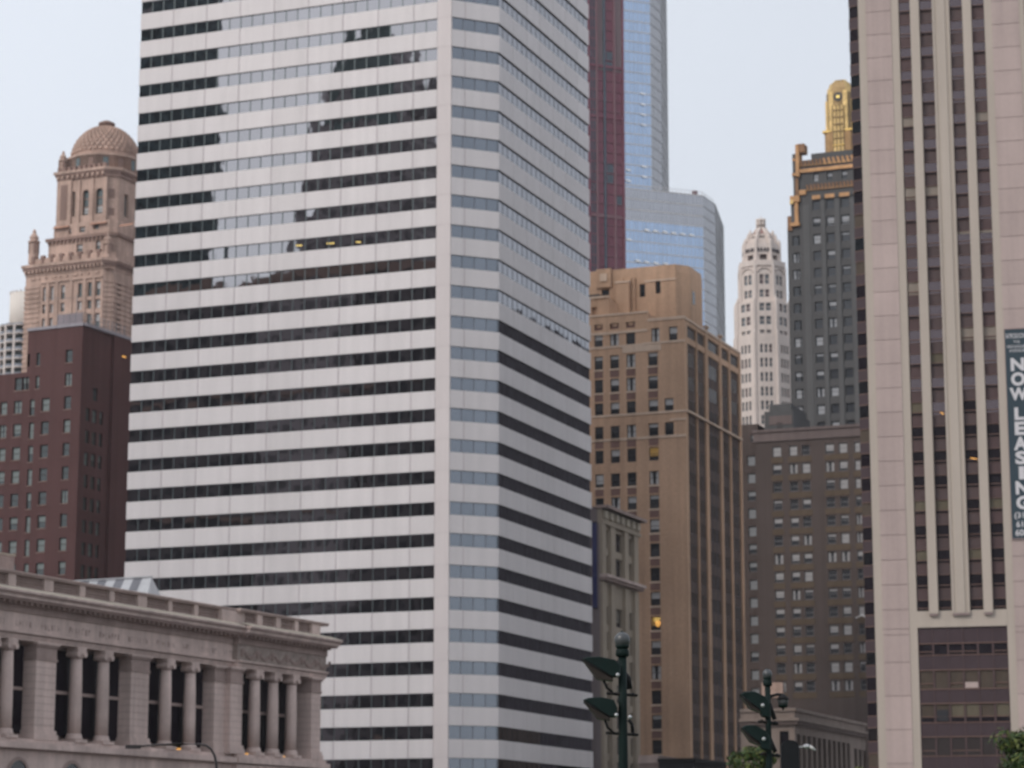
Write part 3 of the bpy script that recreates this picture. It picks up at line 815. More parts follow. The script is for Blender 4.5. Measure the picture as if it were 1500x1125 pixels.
    mb.build('upper_block', e)
    windows(e, 'L', hw, .45, lambda i, r: 'dark', m_frame, m_glass, m_blind, x0=d0)
    # narrow side window on the shoulder
    mb = MB(); y = d0 + ch + 1.0; mb.box(b + ch * .8, b + ch * .8 + .03, y, y + 1.3, L(995, 440, off)[1], L(995, 421, off)[1], m_glass); mb.build('side_window', e)
    # lower middle step at the left
    off2 = -2.0
    mb = MB(); z1 = L(880, 437, off2)[1]; x1 = L(892, 445, off2)[0]; x2 = L(905, 446, off2)[0]
    sheet(mb, lambda s, z, d: (s, 2.0 + d, z), c, x1, zb, z1, [(L(866.5, 455, off2)[0], L(874, 455, off2)[0], L(870, 462, off2)[1], L(870, 450, off2)[1])], .4, m_tan)
    mb.box(c, x1, 2.45, 4.6, zb, z1 - .01, m_tan)
    mb.poly([(x1, 2.0, z1), (x2, 4.6, z1 - 1.5), (x2, 4.6, zb), (x1, 2.0, zb)], m_tan)
    mb.box(c, x1, 1.8, 2.5, z1, z1 + .35, m_tanl)
    mb.build('lower_block', e)
    # small dark louvre hood on the step
    mb = MB(); x0 = L(868, 434, off2)[0]; zz = L(870, 437, off2)[1]; mb.box(x0 - 2, x0 + .9, 2.6, 4.2, zz, zz + .8, m_frame); mb.build('roof_fan', e)
tan_tower()

# ================================================================== SLIM PALE BUILDING BESIDE THE STRIPED TOWER
def slim_building():
    B = Bld('stone_building', 'narrow pale stone building with fluted piers, squeezed between striped tower and tan brick tower', 'building', 879, 900, 349.0, 21.5)
    e = B.e; R, L = B.R, B.L
    D = R(934.5, 900)[0]; zt = R(879, 742)[1]
    pr = [(878, 884), (891.5, 898), (912, 917.5), (926, 931.5)]
    ps = [(R(a, 860)[0], R(b, 860)[0]) for a, b in pr]; ps[0] = (0.0, ps[0][1])
    zc1 = R(879, 757)[1]; zf = R(879, 767)[1]; zm0, zm1 = R(879, 852)[1], R(879, 844)[1]
    mb = MB(); W0 = -14.0
    bays = [(ps[i][1], ps[i + 1][0]) for i in range(3)] + [(ps[3][1], D - .25)]
    fl = (R(884, 775)[1] - R(884, 812)[1])
    holes = []
    z = R(884, 775)[1]; k = 0; rows = []
    while z > 6: rows.append(z); z -= fl; k += 1
    rows = [z for z in rows if not (zm0 - .2 < z - fl * .0 < zm1 + fl * .3)]
    for z in rows:
        for a, b in bays: holes.append((a + .1, b - .1, z - fl * .72, z))
    sheet(mb, fR, 0, D, 0, zt, holes, .5, m_cream2)
    sheet(mb, fL, W0, 0, 0, zt, [], .3, m_sidew)
    shell(mb, W0, 0, 0, D, 0, zt, m_sidew, m_stoned)
    mb.build('wall', e)
    for (a, b) in ps:
        mb = MB(); mb.box(.0, .45, a, b, 3, zm0, m_cream2); mb.box(0, .45, a, b, zm1, zf, m_cream2); mb.build('pier', e)
    mb = MB()
    mb.box(0, .9, -.05, D + .3, zm0 + .25, zm1 - .1, m_stoned); mb.box(0, 1.2, -.1, D + .5, zm1 - .1, zm1 + .3, m_stone)
    mb.build('belt_cornice', e)
    mb = MB()
    mb.box(-.3, .6, -.02, D + .1, zf, zf + .5, m_cream2); mb.box(-.3, .35, -.01, D + .1, zf + .5, zc1 + 1.2, m_cream2)
    n = 7
    for k in range(n):
        y = D * (k + .5) / n; mb.box(.35, .75, y - .55, y + .55, zf + .9, zc1 + .9, m_stonel)
    mb.box(-.4, 1.1, -.2, D + .4, zc1 + 1.2, zt - .3, m_stone); mb.box(-.4, 1.4, -.4, D + .5, zt - .3, zt + .15, m_stoned)
    mb.build('cornice', e)
    windows(e, 'R', holes, .45, picker({'dark': 3, 'most': 1, 'curtain': 1}, 9), m_frame, m_glassv, m_blindd, limit=70)
    # long blue cloth sign hung on the side wall
    zb0, zb1 = R(879, 890)[1], R(879, 766)[1]
    S = bpy.data.objects.new('x', None)
    mb = MB(); a, b = L(868.5, 830)[0], L(875, 830)[0]
    mb.box(a, b, -.22, -.1, zb0, zb1, m_blueban)
    P = B.O + B.ux * ((a + b) / 2)
    s = empty('street_banner', (P.x, P.y, 0), -B.th); tag(s, 'tall narrow blue banner beside the edge of the striped tower', 'banner')
    mb2 = MB(); w = (b - a) / 2
    mb2.box(-w, w, -.22, -.12, zb0, zb1, m_blueban); mb2.build('cloth', s)
    mb2 = MB(); mb2.box(-w - .1, w + .1, -.26, .0, zb1, zb1 + .12, m_black); mb2.box(-w - .1, w + .1, -.26, .0, zb0 - .12, zb0, m_black); mb2.build('bracket', s)
    bpy.data.objects.remove(S)
m_cream2 = M('grey_cream_stone', (0.36, 0.30, 0.235), 0.9)
m_sidew = M('mauve_side_wall', (0.24, 0.20, 0.20), 0.9)
m_glassv = M('dull_violet_glass', (0.055, 0.045, 0.05), 0.2, var=0, streak=0, fine=0)
slim_building()

# ================================================================== PINKISH TOWER ON THE RIGHT
def right_tower():
    B = Bld('apartment_tower', 'pinkish precast tower with dark window columns and cream ribs at the right edge', 'apartment tower', 1267, 390, 293.0, 15.0)
    e = B.e; L = B.L
    X = lambda px: L(px, 390)[0]
    z_end = L(1400, 894)[1]; z_beam = L(1400, 918)[1]
    ztop = L(1300, -60)[1]
    x0, xw0 = 0.0, X(1327.5)
    cols = [(X(1328.5), X(1345)), (X(1358.7), X(1377.8)), (X(1403.8), X(1422.9)), (X(1436.7), X(1455))]
    xr0 = X(1455.5); xr1 = X(1519)
    XE = X(1590)
    # joints: floors
    t0, t1 = L(1300, 16)[1], L(1300, 857)[1]
    nfl = 24; fl = (t0 - t1) / nfl
    mb = MB()
    D = 30.0
    mb.box(0, XE, .6, D, 0, ztop - .3, m_core)
    # pier panels with open joints
    def pier(a, b, margin, mat=m_pink):
        m2 = MB()
        m2.box(a, b, 0.02, .8, 0, ztop, m_pinkl)
        z = t0 + 3 * fl; lst = []
        while z > z_beam - 1: lst.append(z); z -= fl
        zz = L(1300, 922)[1]; st = L(1300, 970)[1] - L(1300, 1019)[1]
        k = 0
        while zz - k * st > 0: lst.append(zz - k * st); k += 1
        lst = sorted(set(lst))
        lst = [0.0] + lst + [ztop]
        for i in range(len(lst) - 1):
            if lst[i+1] - lst[i] < .5: continue
            m2.box(a + margin, b - margin, -.06, .1, lst[i] + .035, lst[i+1] - .035, m_pink)
        m2.box(a + margin, b - margin, .0, .05, .05, ztop - .05, m_pinkj)
        return m2.build('pier', e)
    pier(0.0, xw0, .95); pier(xr0, xr1, .9); pier(XE - 6, XE, .9)
    # cream fins between the window columns
    for (a, b, wide) in ((cols[0][1], cols[1][0], 0), (cols[1][1], cols[2][0], 1), (cols[2][1], cols[3][0], 0)):
        m2 = MB(); zf = z_end - .35
        if wide:
            m2.box(a + .02, b - .02, -.25, .8, zf, ztop, m_pinkl); m2.box(a + .55, b - .55, -.37, -.2, zf + .02, ztop, m_pinkl)
            m2.box(a + .02, a + .25, -.37, -.2, zf, ztop, m_pinkl); m2.box(b - .25, b - .02, -.37, -.2, zf, ztop, m_pinkl)
        else: m2.box(a + .02, b - .02, -.45, .8, zf, ztop, m_pinkl)
        m2.box(a + .1, b - .1, -.4, .3, zf - .25, zf - .02, m_pinkj)
        m2.build('fin', e)
    # storeys
    rnd = random.Random(21)
    zs = []
    z = L(1335, 35)[1] + 3 * fl
    while z > z_end + .5: zs.append(z); z -= fl
    blinds = {(0, 4 + 3): 'blind', (3, 4 + 3): 'blind', (0, 10): 'full', (1, 10): 'full', (0, 14): 'full', (2, 12): 'strip', (3, 12): 'strip', (2, 16): 'full', (3, 16): 'full', (1, 17): 'olive', (0, 19): 'olive', (0, 23): 'olive', (1, 23): 'olive', (3, 23): 'olive', (0, 25): 'olive', (2, 25): 'olive'}
    for ci, (a, b) in enumerate(cols):
        for k, zt in enumerate(zs):
            if zt < z_end: continue
            zb = max(zt - fl * .55, z_end); zs_b = max(zt - fl, z_end)
            m2 = MB(); up = zt > L(1400, 560)[1] - (ci % 2) * fl
            gl = g_mauve if up else m_glassb
            zr = zb + (zt - zb) * .26
            t = rnd.gauss(0, .012)
            kind = blinds.get((ci, k), '')
            if kind == 'full': m2.poly([(a, .28, zr), (b, .28, zr), (b, .28, zt), (a, .28, zt)], m_blindc)
            elif kind in ('blind',): m2.poly([(a, .28, zr), (b, .28, zr), (b, .28, zt), (a, .28, zt)], m_blindc)
            elif kind == 'olive': m2.poly([(a, .28, zr), (b, .28, zr), (b, .28, zt), (a, .28, zt)], m_blindo)
            else: m2.poly([(a, .28, zr), (b, .28 + t, zr), (b, .28, zt), (a, .28, zt)], gl)
            if kind == 'strip': m2.box(a, b, .2, .26, zt - .3, zt - .02, m_blindc)
            m2.poly([(a, .28, zb), (b, .28, zb), (b, .28, zr), (a, .28, zr)], m_blindc if kind == 'full' else (gl if rnd.random() < .6 else m_glassb))
            m2.box(a, b, .16, .3, zr - .05, zr + .05, m_rail)
            if rnd.random() < .35 and up: m2.box(a, b, .2, .29, zb + .1, zr - .08, m_glassb)
            m2.box(a, b, .14, .3, zt, zt + .07, m_rail)
            m2.build('window', e)
            if zb - zs_b > .1:
                m2 = MB(); m2.box(a, b, .22, .4, zs_b + .07, zb, m_maroon if (ci in (0, 3)) else m_maroonl); m2.box(a, b, .16, .3, zb, zb + .05, m_rail); m2.build('spandrel', e)
    # lamps glowing inside
    for (px, py, wd) in ((1427, 672, .9), (1379, 605, .5)):
        x, z = L(px, py); m2 = MB(); m2.poly([(x - wd/2, .24, z + .12), (x + wd/2, .24, z - .18), (x + wd/2, .24, z + .02), (x - wd/2, .24, z + .22)], m_lampo); m2.build('room_lamp', e)
    # cream transfer beam
    xp0, xp1 = L(1345.5, 920)[0], L(1477, 920)[0]
    mb.box(xw0, xr0, -.02, .8, z_beam, z_end, m_pinkl); mb.build('wall', e)
    m2 = MB(); m2.box(xw0 + .03, xr0 - .03, -.05, .5, z_beam - .02, z_beam + .35, m_pinkl); m2.build('beam', e)
    # podium storeys: six-light windows between maroon bands
    pod = [(918, 942, 959), (959, 981, 1009), (1009, 1030, 1058), (1058, 1079, 1108)]
    pz = [tuple(L(1400, v)[1] for v in p) for p in pod]
    fl2 = pz[2][0] - pz[3][0]
    z = pz[3][0] - fl2
    while z > 4: pz.append((z, z - fl2 * .42, z - fl2)); z -= fl2
    n = 6
    x1 = xr0
    for k, (s, t, b) in enumerate(pz):
        m2 = MB(); m2.box(xw0, x1, .18, .4, t, s, m_maroond)
        for q in range(1, n): 
            x = lerp(xw0, x1, q / n); m2.box(x - .04, x + .04, .12, .2, t, s, m_maroon)
        m2.box(xw0, x1, .10, .3, t - .06, t + .05, m_rail); m2.box(xw0, x1, .10, .3, s - .06, s + .04, m_rail)
        m2.build('spandrel', e)
        for q in range(n):
            xa, xb = lerp(xw0, x1, q / n) + .11, lerp(xw0, x1, (q + 1) / n) - .11
            m2 = MB(); zr = b + (t - b) * .3
            up = m_glassb; lo = m_glassb; rail = q not in (1, 4)
            if k == 1: up = lo = m_blindb
            if k == 2: up = m_blindo if q in (2, 3, 5) else m_blindb; lo = m_glassb; rail = True
            if k >= 3: up = lo = m_glassn
            m2.poly([(xa, .3, zr), (xb, .3, zr), (xb, .3, t), (xa, .3, t)], up); m2.poly([(xa, .3, b), (xb, .3, b), (xb, .3, zr), (xa, .3, zr)], lo)
            if rail: m2.box(xa, xb, .2, .32, zr - .05, zr + .05, m_rail)
            m2.box(xa - .11, xa, .14, .34, b, t, m_maroon); m2.box(xb, xb + .11, .14, .34, b, t, m_maroon)
            if k == 1 and q == 3: m2.box(xa, xb, .18, .28, b + .1, zr + .1, m_pink)
            if k == 2 and q == 1: m2.box(xa + .1, xb - .1, .2, .28, b + .2, zr + .8, m_core)
            m2.build('window', e)
    # splayed flank at the left, in darker maroon
    ang = R_(-51.7); dx, dy = math.sin(ang), math.cos(ang)
    lx = Vector((dx, dy, 0)).dot(B.ux); ly = Vector((dx, dy, 0)).dot(B.uy)
    d = ray(1253, 390); c = Vector((0, 0, CAMZ)) - B.O
    # distance along the flank where it meets the pixel column
    c2 = (c.dot(B.ux), c.dot(B.uy)); d2 = (d.dot(B.ux), d.dot(B.uy))
    det = d2[0] * (-ly) + lx * d2[1]
    s = (d2[0] * c2[1] - d2[1] * c2[0]) / (d2[0] * ly - d2[1] * lx)
    FLK = abs(s)
    nx, ny = ly, -lx
    if nx * c2[0] + ny * c2[1] < 0: nx, ny = -nx, -ny
    def q(sv, z, o): return (lx * sv + nx * o, ly * sv + ny * o, z)
    m2 = MB()
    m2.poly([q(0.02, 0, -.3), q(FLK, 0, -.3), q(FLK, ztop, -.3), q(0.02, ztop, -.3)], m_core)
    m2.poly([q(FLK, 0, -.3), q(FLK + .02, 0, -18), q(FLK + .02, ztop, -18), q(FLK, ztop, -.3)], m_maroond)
    m2.build('flank', e)
    for k, zt in enumerate(zs + [zs[-1] - (i + 1) * fl for i in range(6)]):
        zb = zt - fl * .52
        if zb < 1: continue
        m2 = MB(); m2.poly([q(.03, zb, -.1), q(FLK, zb, -.1), q(FLK, zt, -.1), q(.03, zt, -.1)], rnd.choice([m_glassb, m_glassb, g_flank, m_blindb]))
        m2.build('flank_window', e)
        m2 = MB(); z0 = zt - fl
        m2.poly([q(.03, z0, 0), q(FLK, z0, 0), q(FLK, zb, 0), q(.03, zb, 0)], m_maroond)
        for zz in (z0, zb - .08): m2.poly([q(.03, zz, .03), q(FLK, zz, .03), q(FLK, zz + .09, .03), q(.03, zz + .09, .03)], m_rail)
        m2.build('flank_spandrel', e)
    m2 = MB(); m2.box(0, XE, 0, D, ztop - .28, ztop, m_pinkj); m2.build('roof', e)
    # ------- the hanging banner
    xb0, xb1 = L(1471.3, 482)[0], L(1506, 482)[0]
    zt0, zb0 = L(1480, 483)[1], L(1488, 789)[1]
    W = xb1 - xb0; H = zt0 - zb0
    P = B.O + B.ux * ((xb0 + xb1) / 2)
    s_ = empty('wall_banner', (P.x, P.y, zb0), -B.th); tag(s_, 'tall teal leasing banner with white letters hung on the pinkish tower', 'banner')
    m2 = MB(); m2.box(-W/2, W/2, -.22, -.16, 0, H, m_teal); m2.build('cloth', s_)
    for (za_, zb_) in ((H, H + .1), (-.1, 0)):
        m2 = MB(); m2.box(-W/2 - .05, W/2 + .05, -.26, -.06, za_, zb_, m_pinkj); m2.build('batten', s_)
    def pz_(py): return L(1485, py)[1] - zb0
    def text(body, py0, py1, width=None, bold=0.0, sx=None):
        cu = bpy.data.curves.new('lettering', 'FONT'); cu.body = body; cu.align_x = 'CENTER'; cu.extrude = .01; cu.offset = bold
        cu.size = 1.0; cu.resolution_u = 3
        ob = bpy.data.objects.new('tmp', cu); COL.objects.link(ob)
        bpy.context.view_layer.update()
        me = bpy.data.meshes.new_from_object(ob.evaluated_get(bpy.context.evaluated_depsgraph_get()))
        COL.objects.unlink(ob); bpy.data.objects.remove(ob)
        xs_ = [v.co.x for v in me.vertices]; ys_ = [v.co.y for v in me.vertices]
        w0, h0 = max(xs_) - min(xs_), max(ys_) - min(ys_)
        cxm = (max(xs_) + min(xs_)) / 2; y0 = min(ys_)
        hz = pz_(py0) - pz_(py1); wd = width if width else w0 / h0 * hz
        for v in me.vertices:
            v.co = Vector(((v.co.x - cxm) / w0 * wd, -.225 - v.co.z, pz_(py1) + (v.co.y - y0) / h0 * hz))
        me.materials.append(m_letter)
        o = bpy.data.objects.new('lettering', me); COL.objects.link(o); o.parent = s_
    text('INTRODUCING', 489, 496, W * .90, .01); text('THE', 499.5, 503, W * .28); text('MICHIGAN', 506, 510.5, W * .82); text('AVENUE', 512, 516.5, W * .66)
    for ch, a, b, wd in (('N', 525, 544, .58), ('O', 546, 566, .60), ('W', 568.5, 587, .76), ('L', 597.5, 616, .42), ('E', 618.5, 638, .44), ('A', 640.5, 660, .58), ('S', 661.5, 681, .50), ('I', 684, 703, .24), ('N', 705.5, 725, .56), ('G', 727, 747, .56)):
        text(ch, a, b, W * wd, .045)
    text('(312)', 751, 762, W * .74, .02); text('616-', 764, 773, W * .62, .02); text('6000', 776, 785.5, W * .72, .02)
g_mauve = GLASS('mauve_mirror_glass', (0.115, 0.092, 0.097), rough=0.12, island=0.12)
g_flank = GLASS('dark_mirror_glass', (0.16, 0.16, 0.17), rough=0.1, island=0.1)
m_glassb = M('black_window_glass', (0.012, 0.008, 0.012), 0.3, var=0, streak=0, fine=0, spec=0.1)
m_glassn = M('brown_window_glass', (0.030, 0.020, 0.018), 0.3, var=0, streak=0, fine=0, spec=0.3)
m_maroonl = M('mauve_maroon_panel', (0.085, 0.056, 0.055), 0.6)
m_blindc = M('beige_blind', (0.25, 0.21, 0.175), 0.7, var=0.08, scale=1)
m_blindo = M('olive_blind', (0.12, 0.10, 0.068), 0.7, var=0.08, scale=1)
m_blindb = M('brown_blind', (0.075, 0.055, 0.04), 0.7, var=0.1, scale=1)
right_tower()

# ================================================================== RED-BROWN BRICK BUILDING (left)
def red_building():
    B = Bld('brick_building', 'dark red brick block with stepped roof and railed roof deck, left of the striped tower', 'brick building', 116, 640, 365.0, 25.0)
    e = B.e; L, R = B.L, B.R
    zt = L(120, 477)[1]; z2 = L(20, 547)[1]
    xs_ = [(0.5, 4 + .5), (14.5, 26), (38, 45), (55.5, 67), (88.5, 98.5)]
    cols = [(L(a, 745)[0], L(b, 745)[0]) for a, b in xs_]
    wst = L(37, 600)[0]; W0 = L(-120, 745)[0]
    rows = rows_between(L, 93, 513, 822, 10); fl = (rows[0] - rows[9]) / 9; WH = fl * .56
    step = cols[4][0] - cols[3][0]
    rects = []
    for i, t in enumerate(rows + [rows[9] - fl * (k + 1) for k in range(3)]):
        for c in range(5):
            if i == 0 and c < 2: continue
            if i == 1 and c == 0: continue
            a, b = cols[c]
            if c == 2:
                if i >= 2: rects.append((a, b, t - WH * 1.25, t))
                else:
                    rects.append((a + .9, b + .7, t - WH, t)); rects.append((a - 1.6, a - .3, t - WH, t))
                continue
            if c == 3 and i < 2: continue
            if c == 0: a = b - 1.25
            rects.append((a, b, t - WH, t))
        for k in range(1, 5):
            if i > 1: a = cols[0][1] - k * 3.1; rects.append((a - 1.25, a, t - WH, t))
    D = R(190, 640)[0] + 8
    rr = []
    rcol = [(121.5, 128), (131.5, 138.5), (142, 147.5), (161, 168), (170.7, 177)]
    rrows = rows_between(R, 125, 660 - 33 * 3.9, 828, 10)
    for i, t in enumerate(rrows + [rrows[9] - fl * (k + 1) for k in range(3)]):
        for k, (a, b) in enumerate(rcol):
            if i < 2 and k in (0, 2): continue
            if i == 0 and k == 1: continue
            rr.append((R(a, 720)[0], R(b, 720)[0], t - WH, t))
    mb = MB()
    sheet(mb, fL, wst, 0, 0, zt, rects, .3, m_red)
    sheet(mb, fL, W0, wst, 0, z2, rects, .3, m_red)
    sheet(mb, fR, 0, D, 0, zt, rr, .3, m_red)
    shell(mb, wst, 0, 0, D, 0, zt, m_red, m_greyr); shell(mb, W0, wst, 0, D, 0, z2, m_red, m_greyr)
    yn = R(160, 640)[0]
    mb.box(-.05, .4, yn, D, 0, zt + .3, m_red)
    mb.build('wall', e)
    wl = [r for r in rects if r[3] <= (zt if r[0] >= wst else z2)]
    big = sorted(wl, key=lambda r: -r[1])[:66]; rest = [r for r in wl if r not in big]
    windows(e, 'L', big, .26, picker({'dark': 3.5, 'half': 2, 'most': 1.5, 'full': 3, 'curtain': 1}, 8), m_frame, m_glassgr, m_blindg, limit=66)
    windows(e, 'R', rr, .26, picker({'dark': 4, 'half': 1, 'full': 1}, 4), m_frame, m_glassgr, m_blindgr, limit=34)
    if rest:
        windows(e, 'L', rest, .26, picker({'dark': 3, 'half': 2, 'most': 2, 'full': 3}, 18), m_frame, m_glassgr, m_blindg, limit=0)
    # sills and pale parapet with glass railing
    mb = MB()
    for r in big: mb.box(r[0] - .1, r[1] + .1, -.08, .1, r[2] - .14, r[2], m_terrad)
    mb.build('sills', e)['kind'] = 'stuff'
    mb = MB(); mb.box(wst - .1, .15, -.15, .3, zt, zt + .45, m_railg); mb.box(-.3, .5, .3, D, zt, zt + .45, m_railg); mb.build('parapet', e)
    mb = MB(); x = wst + 5
    while x < -.3:
        mb.box(x, x + .08, .35, .42, zt + .45, zt + 2.2, m_greyr); x += 1.1
    y = .5
    while y < D - 9: mb.box(-.4, -.33, y, y + .08, zt + .45, zt + 2.2, m_greyr); y += 1.1
    for zz in (1.0, 1.6, 2.2): mb.box(wst + 5, -.33, .36, .4, zt + zz - .05, zt + zz, m_greyr); mb.box(-.38, -.34, .4, D - 9, zt + zz - .05, zt + zz, m_greyr)
    mb.box(wst + 5, -.4, .38, .39, zt + .45, zt + 2.1, m_railp)
    mb.build('roof_railing', e)
    mb = MB(); mb.tube([(-4, 4, zt), (-4, 4, zt + 6)], .05, m_greyr, 5); mb.tube([(wst + 2, .4, zt + 5), (-2, .6, zt + 4.6)], .03, m_greyr, 4); mb.build('aerial', e)
    y, z = R(178, 523); mb = MB(); mb.box(.42, .5, y - .5, y + .5, z - .1, z + .12, m_lampo); mb.build('wall_lamp', e)
m_glassgr = M('green_grey_glass', (0.05, 0.065, 0.068), 0.12, var=0, streak=0, fine=0, spec=0.6)
m_blindg = M('greenish_blind', (0.22, 0.255, 0.25), 0.5, var=0.3, scale=.4)
m_blindgr = M('dim_green_blind', (0.12, 0.15, 0.14), 0.5, var=0.12, scale=1)
m_railg = M('pale_grey_coping', (0.34, 0.32, 0.35), 0.7)
m_railp = M('milky_rail_panel', (0.28, 0.24, 0.26), 0.5)
red_building()

# ================================================================== DOMED TERRACOTTA TOWER
def domed_tower():
    B = Bld('domed_tower', 'ornate pinkish terracotta tower with a ribbed dome and corner pinnacles behind the red brick block', 'tower', 160, 420, 500.0, 24.0)
    e = B.e; L, R = B.L, B.R
    xl = L(37.5, 420)[0]; D = 23.5
    zc0, zc1 = L(100, 399)[1], L(100, 383)[1]; zp = L(100, 370)[1]
    # main body, rusticated
    colw = [(62.5, 67), (73.5, 78.5), (89, 95), (114, 120), (128, 134.5), (140, 147)]
    cs = [(L(a, 430)[0], L(b, 430)[0]) for a, b in colw]
    rects = []
    for (py0, py1) in ((437, 416), (455, 442), (485, 462), (508, 492), (530, 515)):
        for k, (a, b) in enumerate(cs): rects.append((a, b, L(105, py0)[1], L(105, py1)[1]))
    ry = [(R(172, 430)[0], R(177, 430)[0], r[2] , r[3]) for r in rects[::6]]
    mb = MB(); ch = 1.6
    sheet(mb, fL, xl, -ch, 0, zc0, rects, .5, m_terra)
    sheet(mb, fR, ch, D, 0, zc0, ry, .5, m_terra)
    mb.poly([(-ch, 0, 0), (0, ch, 0), (0, ch, zc0), (-ch, 0, zc0)], m_terra)
    shell(mb, xl, 0, 0.05, D, 0, zc0 - .02, m_terra)
    z = L(105, 540)[1]; lo, hi = L(105, 462)[1], L(105, 405)[1]
    def course(z, h, o):
        mb.box(xl - o, cs[0][0] - .6, -o, .2, z, z + h, m_terra); mb.box(cs[-1][1] + .6, -ch, -o, .2, z, z + h, m_terra)
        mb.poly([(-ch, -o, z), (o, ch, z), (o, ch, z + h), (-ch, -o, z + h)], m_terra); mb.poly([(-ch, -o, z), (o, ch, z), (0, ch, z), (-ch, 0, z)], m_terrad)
        mb.box(-.2, o, ch, D, z, z + h, m_terra)
    while z < zc0 - 2.4: course(z, .62, .16); z += 1.05
    for i in range(5):                             # window mullion shafts
        x = (cs[i][1] + cs[i+1][0]) / 2; mb.box(x - .35, x + .35, -.25, .1, 0, L(105, 411)[1], m_terra)
    mb.box(cs[0][0] - .5, cs[-1][1] + .5, -.3, .1, L(105, 411)[1], L(105, 408)[1], m_terra)
    mb.build('wall', e)
    windows(e, 'L', rects, .45, picker({'dark': 2, 'half': 2, 'full': 1, 'lit': .4}, 6), m_terrad, m_glassg, m_blind, limit=40)
    windows(e, 'R', ry, .45, lambda i, r: 'dark', m_terrad, m_glassg, m_blind)
    def ring(x0, x1, y0, y1, z0, z1, o, mat, name, ch=1.6, build=True, mbx=None):
        m = mbx or MB()
        pts = [(x0 - o, y0 - o), (x1 - ch, y0 - o), (x1 + o, y0 + ch), (x1 + o, y1 + o), (x0 - o, y1 + o)]
        m.prism(pts, z0, z1, mat, bottom=True)
        return m
    mb = MB()
    H = zc1 - zc0
    ring(xl, 0, 0, D, zc0, zc0 + H * .2, .12, m_terra, '', mbx=mb)
    x = xl
    ring(xl, 0, 0, D, zc0 + H * .2, zc0 + H * .45, .25, m_terrad, '', mbx=mb)
    while x < -1.6: mb.box(x, x + .4, -.75, -.2, zc0 + H * .2, zc0 + H * .48, m_terra); x += .95
    ring(xl, 0, 0, D, zc0 + H * .48, zc0 + H * .72, .55, m_terrad, '', mbx=mb); ring(xl, 0, 0, D, zc0 + H * .72, zc1, .75, m_terra, '', mbx=mb)
    mb.build('cornice', e)
    mb = MB(); ring(xl + .4, 0, .4, D, zc1, zp - .5, 0, m_terra, '', mbx=mb)
    x = xl + 1
    while x < -2: mb.box(x, x + .9, .2, 1.0, zp - .6, zp + .1, m_terrad); mb.box(x + .2, x + .7, .15, .6, zc1 + .3, zp - .7, m_terrad); x += 2.3
    zf0, zf1 = L(105, 407)[1], zc0 - .3; x = xl + 1.2; k = 0
    while x < -2.4:
        mb.box(x, x + (.7 if k % 3 else 1.3), -.06, .05, zf0 + .4, zf1 - .3, m_terrad); mb.box(x + .15, x + (.55 if k % 3 else 1.15), -.2, .0, zf0 + .7, zf1 - .6, m_terra); x += 1.75; k += 1
    mb.build('parapet', e)
    def pinnacle(px, py0, py1, y, w):
        a = L(px, (py0 + py1) / 2, -y)[0]; z0, z1 = L(px, py0, -y)[1], L(px, py1, -y)[1]; h = z1 - z0
        m = MB()
        m.lathe(a, y, [(w * 1.15, z0 - 2.2), (w * 1.15, z0 - .1), (w, z0), (w, z0 + h * .42), (w * 1.35, z0 + h * .44), (w * 1.35, z0 + h * .50), (w * .95, z0 + h * .52), (w * .95, z0 + h * .62), (w * 1.1, z0 + h * .64), (w * .6, z0 + h * .78), (w * .35, z0 + h * .84), (w * .45, z0 + h * .9), (.05, z1)], 8, m_terra, smooth=False)
        for k in range(4):
            an = k * math.pi / 2 + .78; m.box(a + math.cos(an) * w - .16, a + math.cos(an) * w + .16, y + math.sin(an) * w - .16, y + math.sin(an) * w + .16, z0, z0 + h * .44, m_terrad)
        m.build('pinnacle', e)
    pinnacle(50, 372, 335.5, 1.2, .95); pinnacle(158, 372, 340, 1.2, .8)
    # stepped set-backs
    def block(pxl, py0, py1, y, right, wins, mat=m_terra, cor=True):
        x0 = L(pxl, (py0 + py1) / 2, -y)[0]; z0, z1 = L(120, py0, -y)[1] - .4, L(120, py1, -y)[1]
        m = MB()
        hs = [(L(a, (py0+py1)/2, -y)[0], L(b, (py0+py1)/2, -y)[0], L(120, c, -y)[1], L(120, d, -y)[1]) for (a, b, c, d) in wins]
        sheet(m, lambda s, z, d: (s, y + d, z), x0, right - 1.2, z0, z1, hs, .5, mat)
        m.prism([(x0, y + .52), (right - 1.2, y + .52), (right - 1.2, y), (right, y + 1.2), (right, D - y), (x0, D - y)], z0, z1, mat)
        if cor:
            m.prism([(x0 - .5, y - .5), (right - 1.0, y - .5), (right + .5, y + 1.0), (right + .5, D - y + .5), (x0 - .5, D - y + .5)], z1 - .2, z1 + .45, m_terrad, bottom=True)
            xx = x0
            while xx < right - 1.4: m.box(xx, xx + .45, y - .35, y + .1, z1 - .9, z1 - .2, m_terrad); xx += 1.0
        m.build('set_back', e)
        if hs: windows(e, 'L', hs, .45, picker({'dark': 3, 'half': 1}, 2), m_terrad, m_glassg, m_blind, x0=y)
        return z1
    rt = -.6
    block(71, 373, 348, 2.0, rt, [(112, 121, 369, 357), (140, 147, 368, 355)])
    block(79, 348, 326, 3.0, rt - .6, [(101, 104.5, 341, 333), (116, 124.5, 340, 332), (137, 145, 338, 330)], m_terra, False)
    # rusty tiled skirts
    m = MB(); y = 3.0
    for (a, b, c) in ((79, 102, 333), (133, 157, 327), (176, 195, 330)):
        x0, x1 = L(a, c, -y)[0], L(b, c, -y)[0]; z0, z1 = L((a+b)/2, c + 2, -y)[1], L((a+b)/2, c - 3, -y)[1]
        m.poly([(x0, y - .7, z0), (x1, y - .7, z0), (x1, y + .3, z1), (x0, y + .3, z1)], m_rust)
    m.build('tiled_skirt', e)
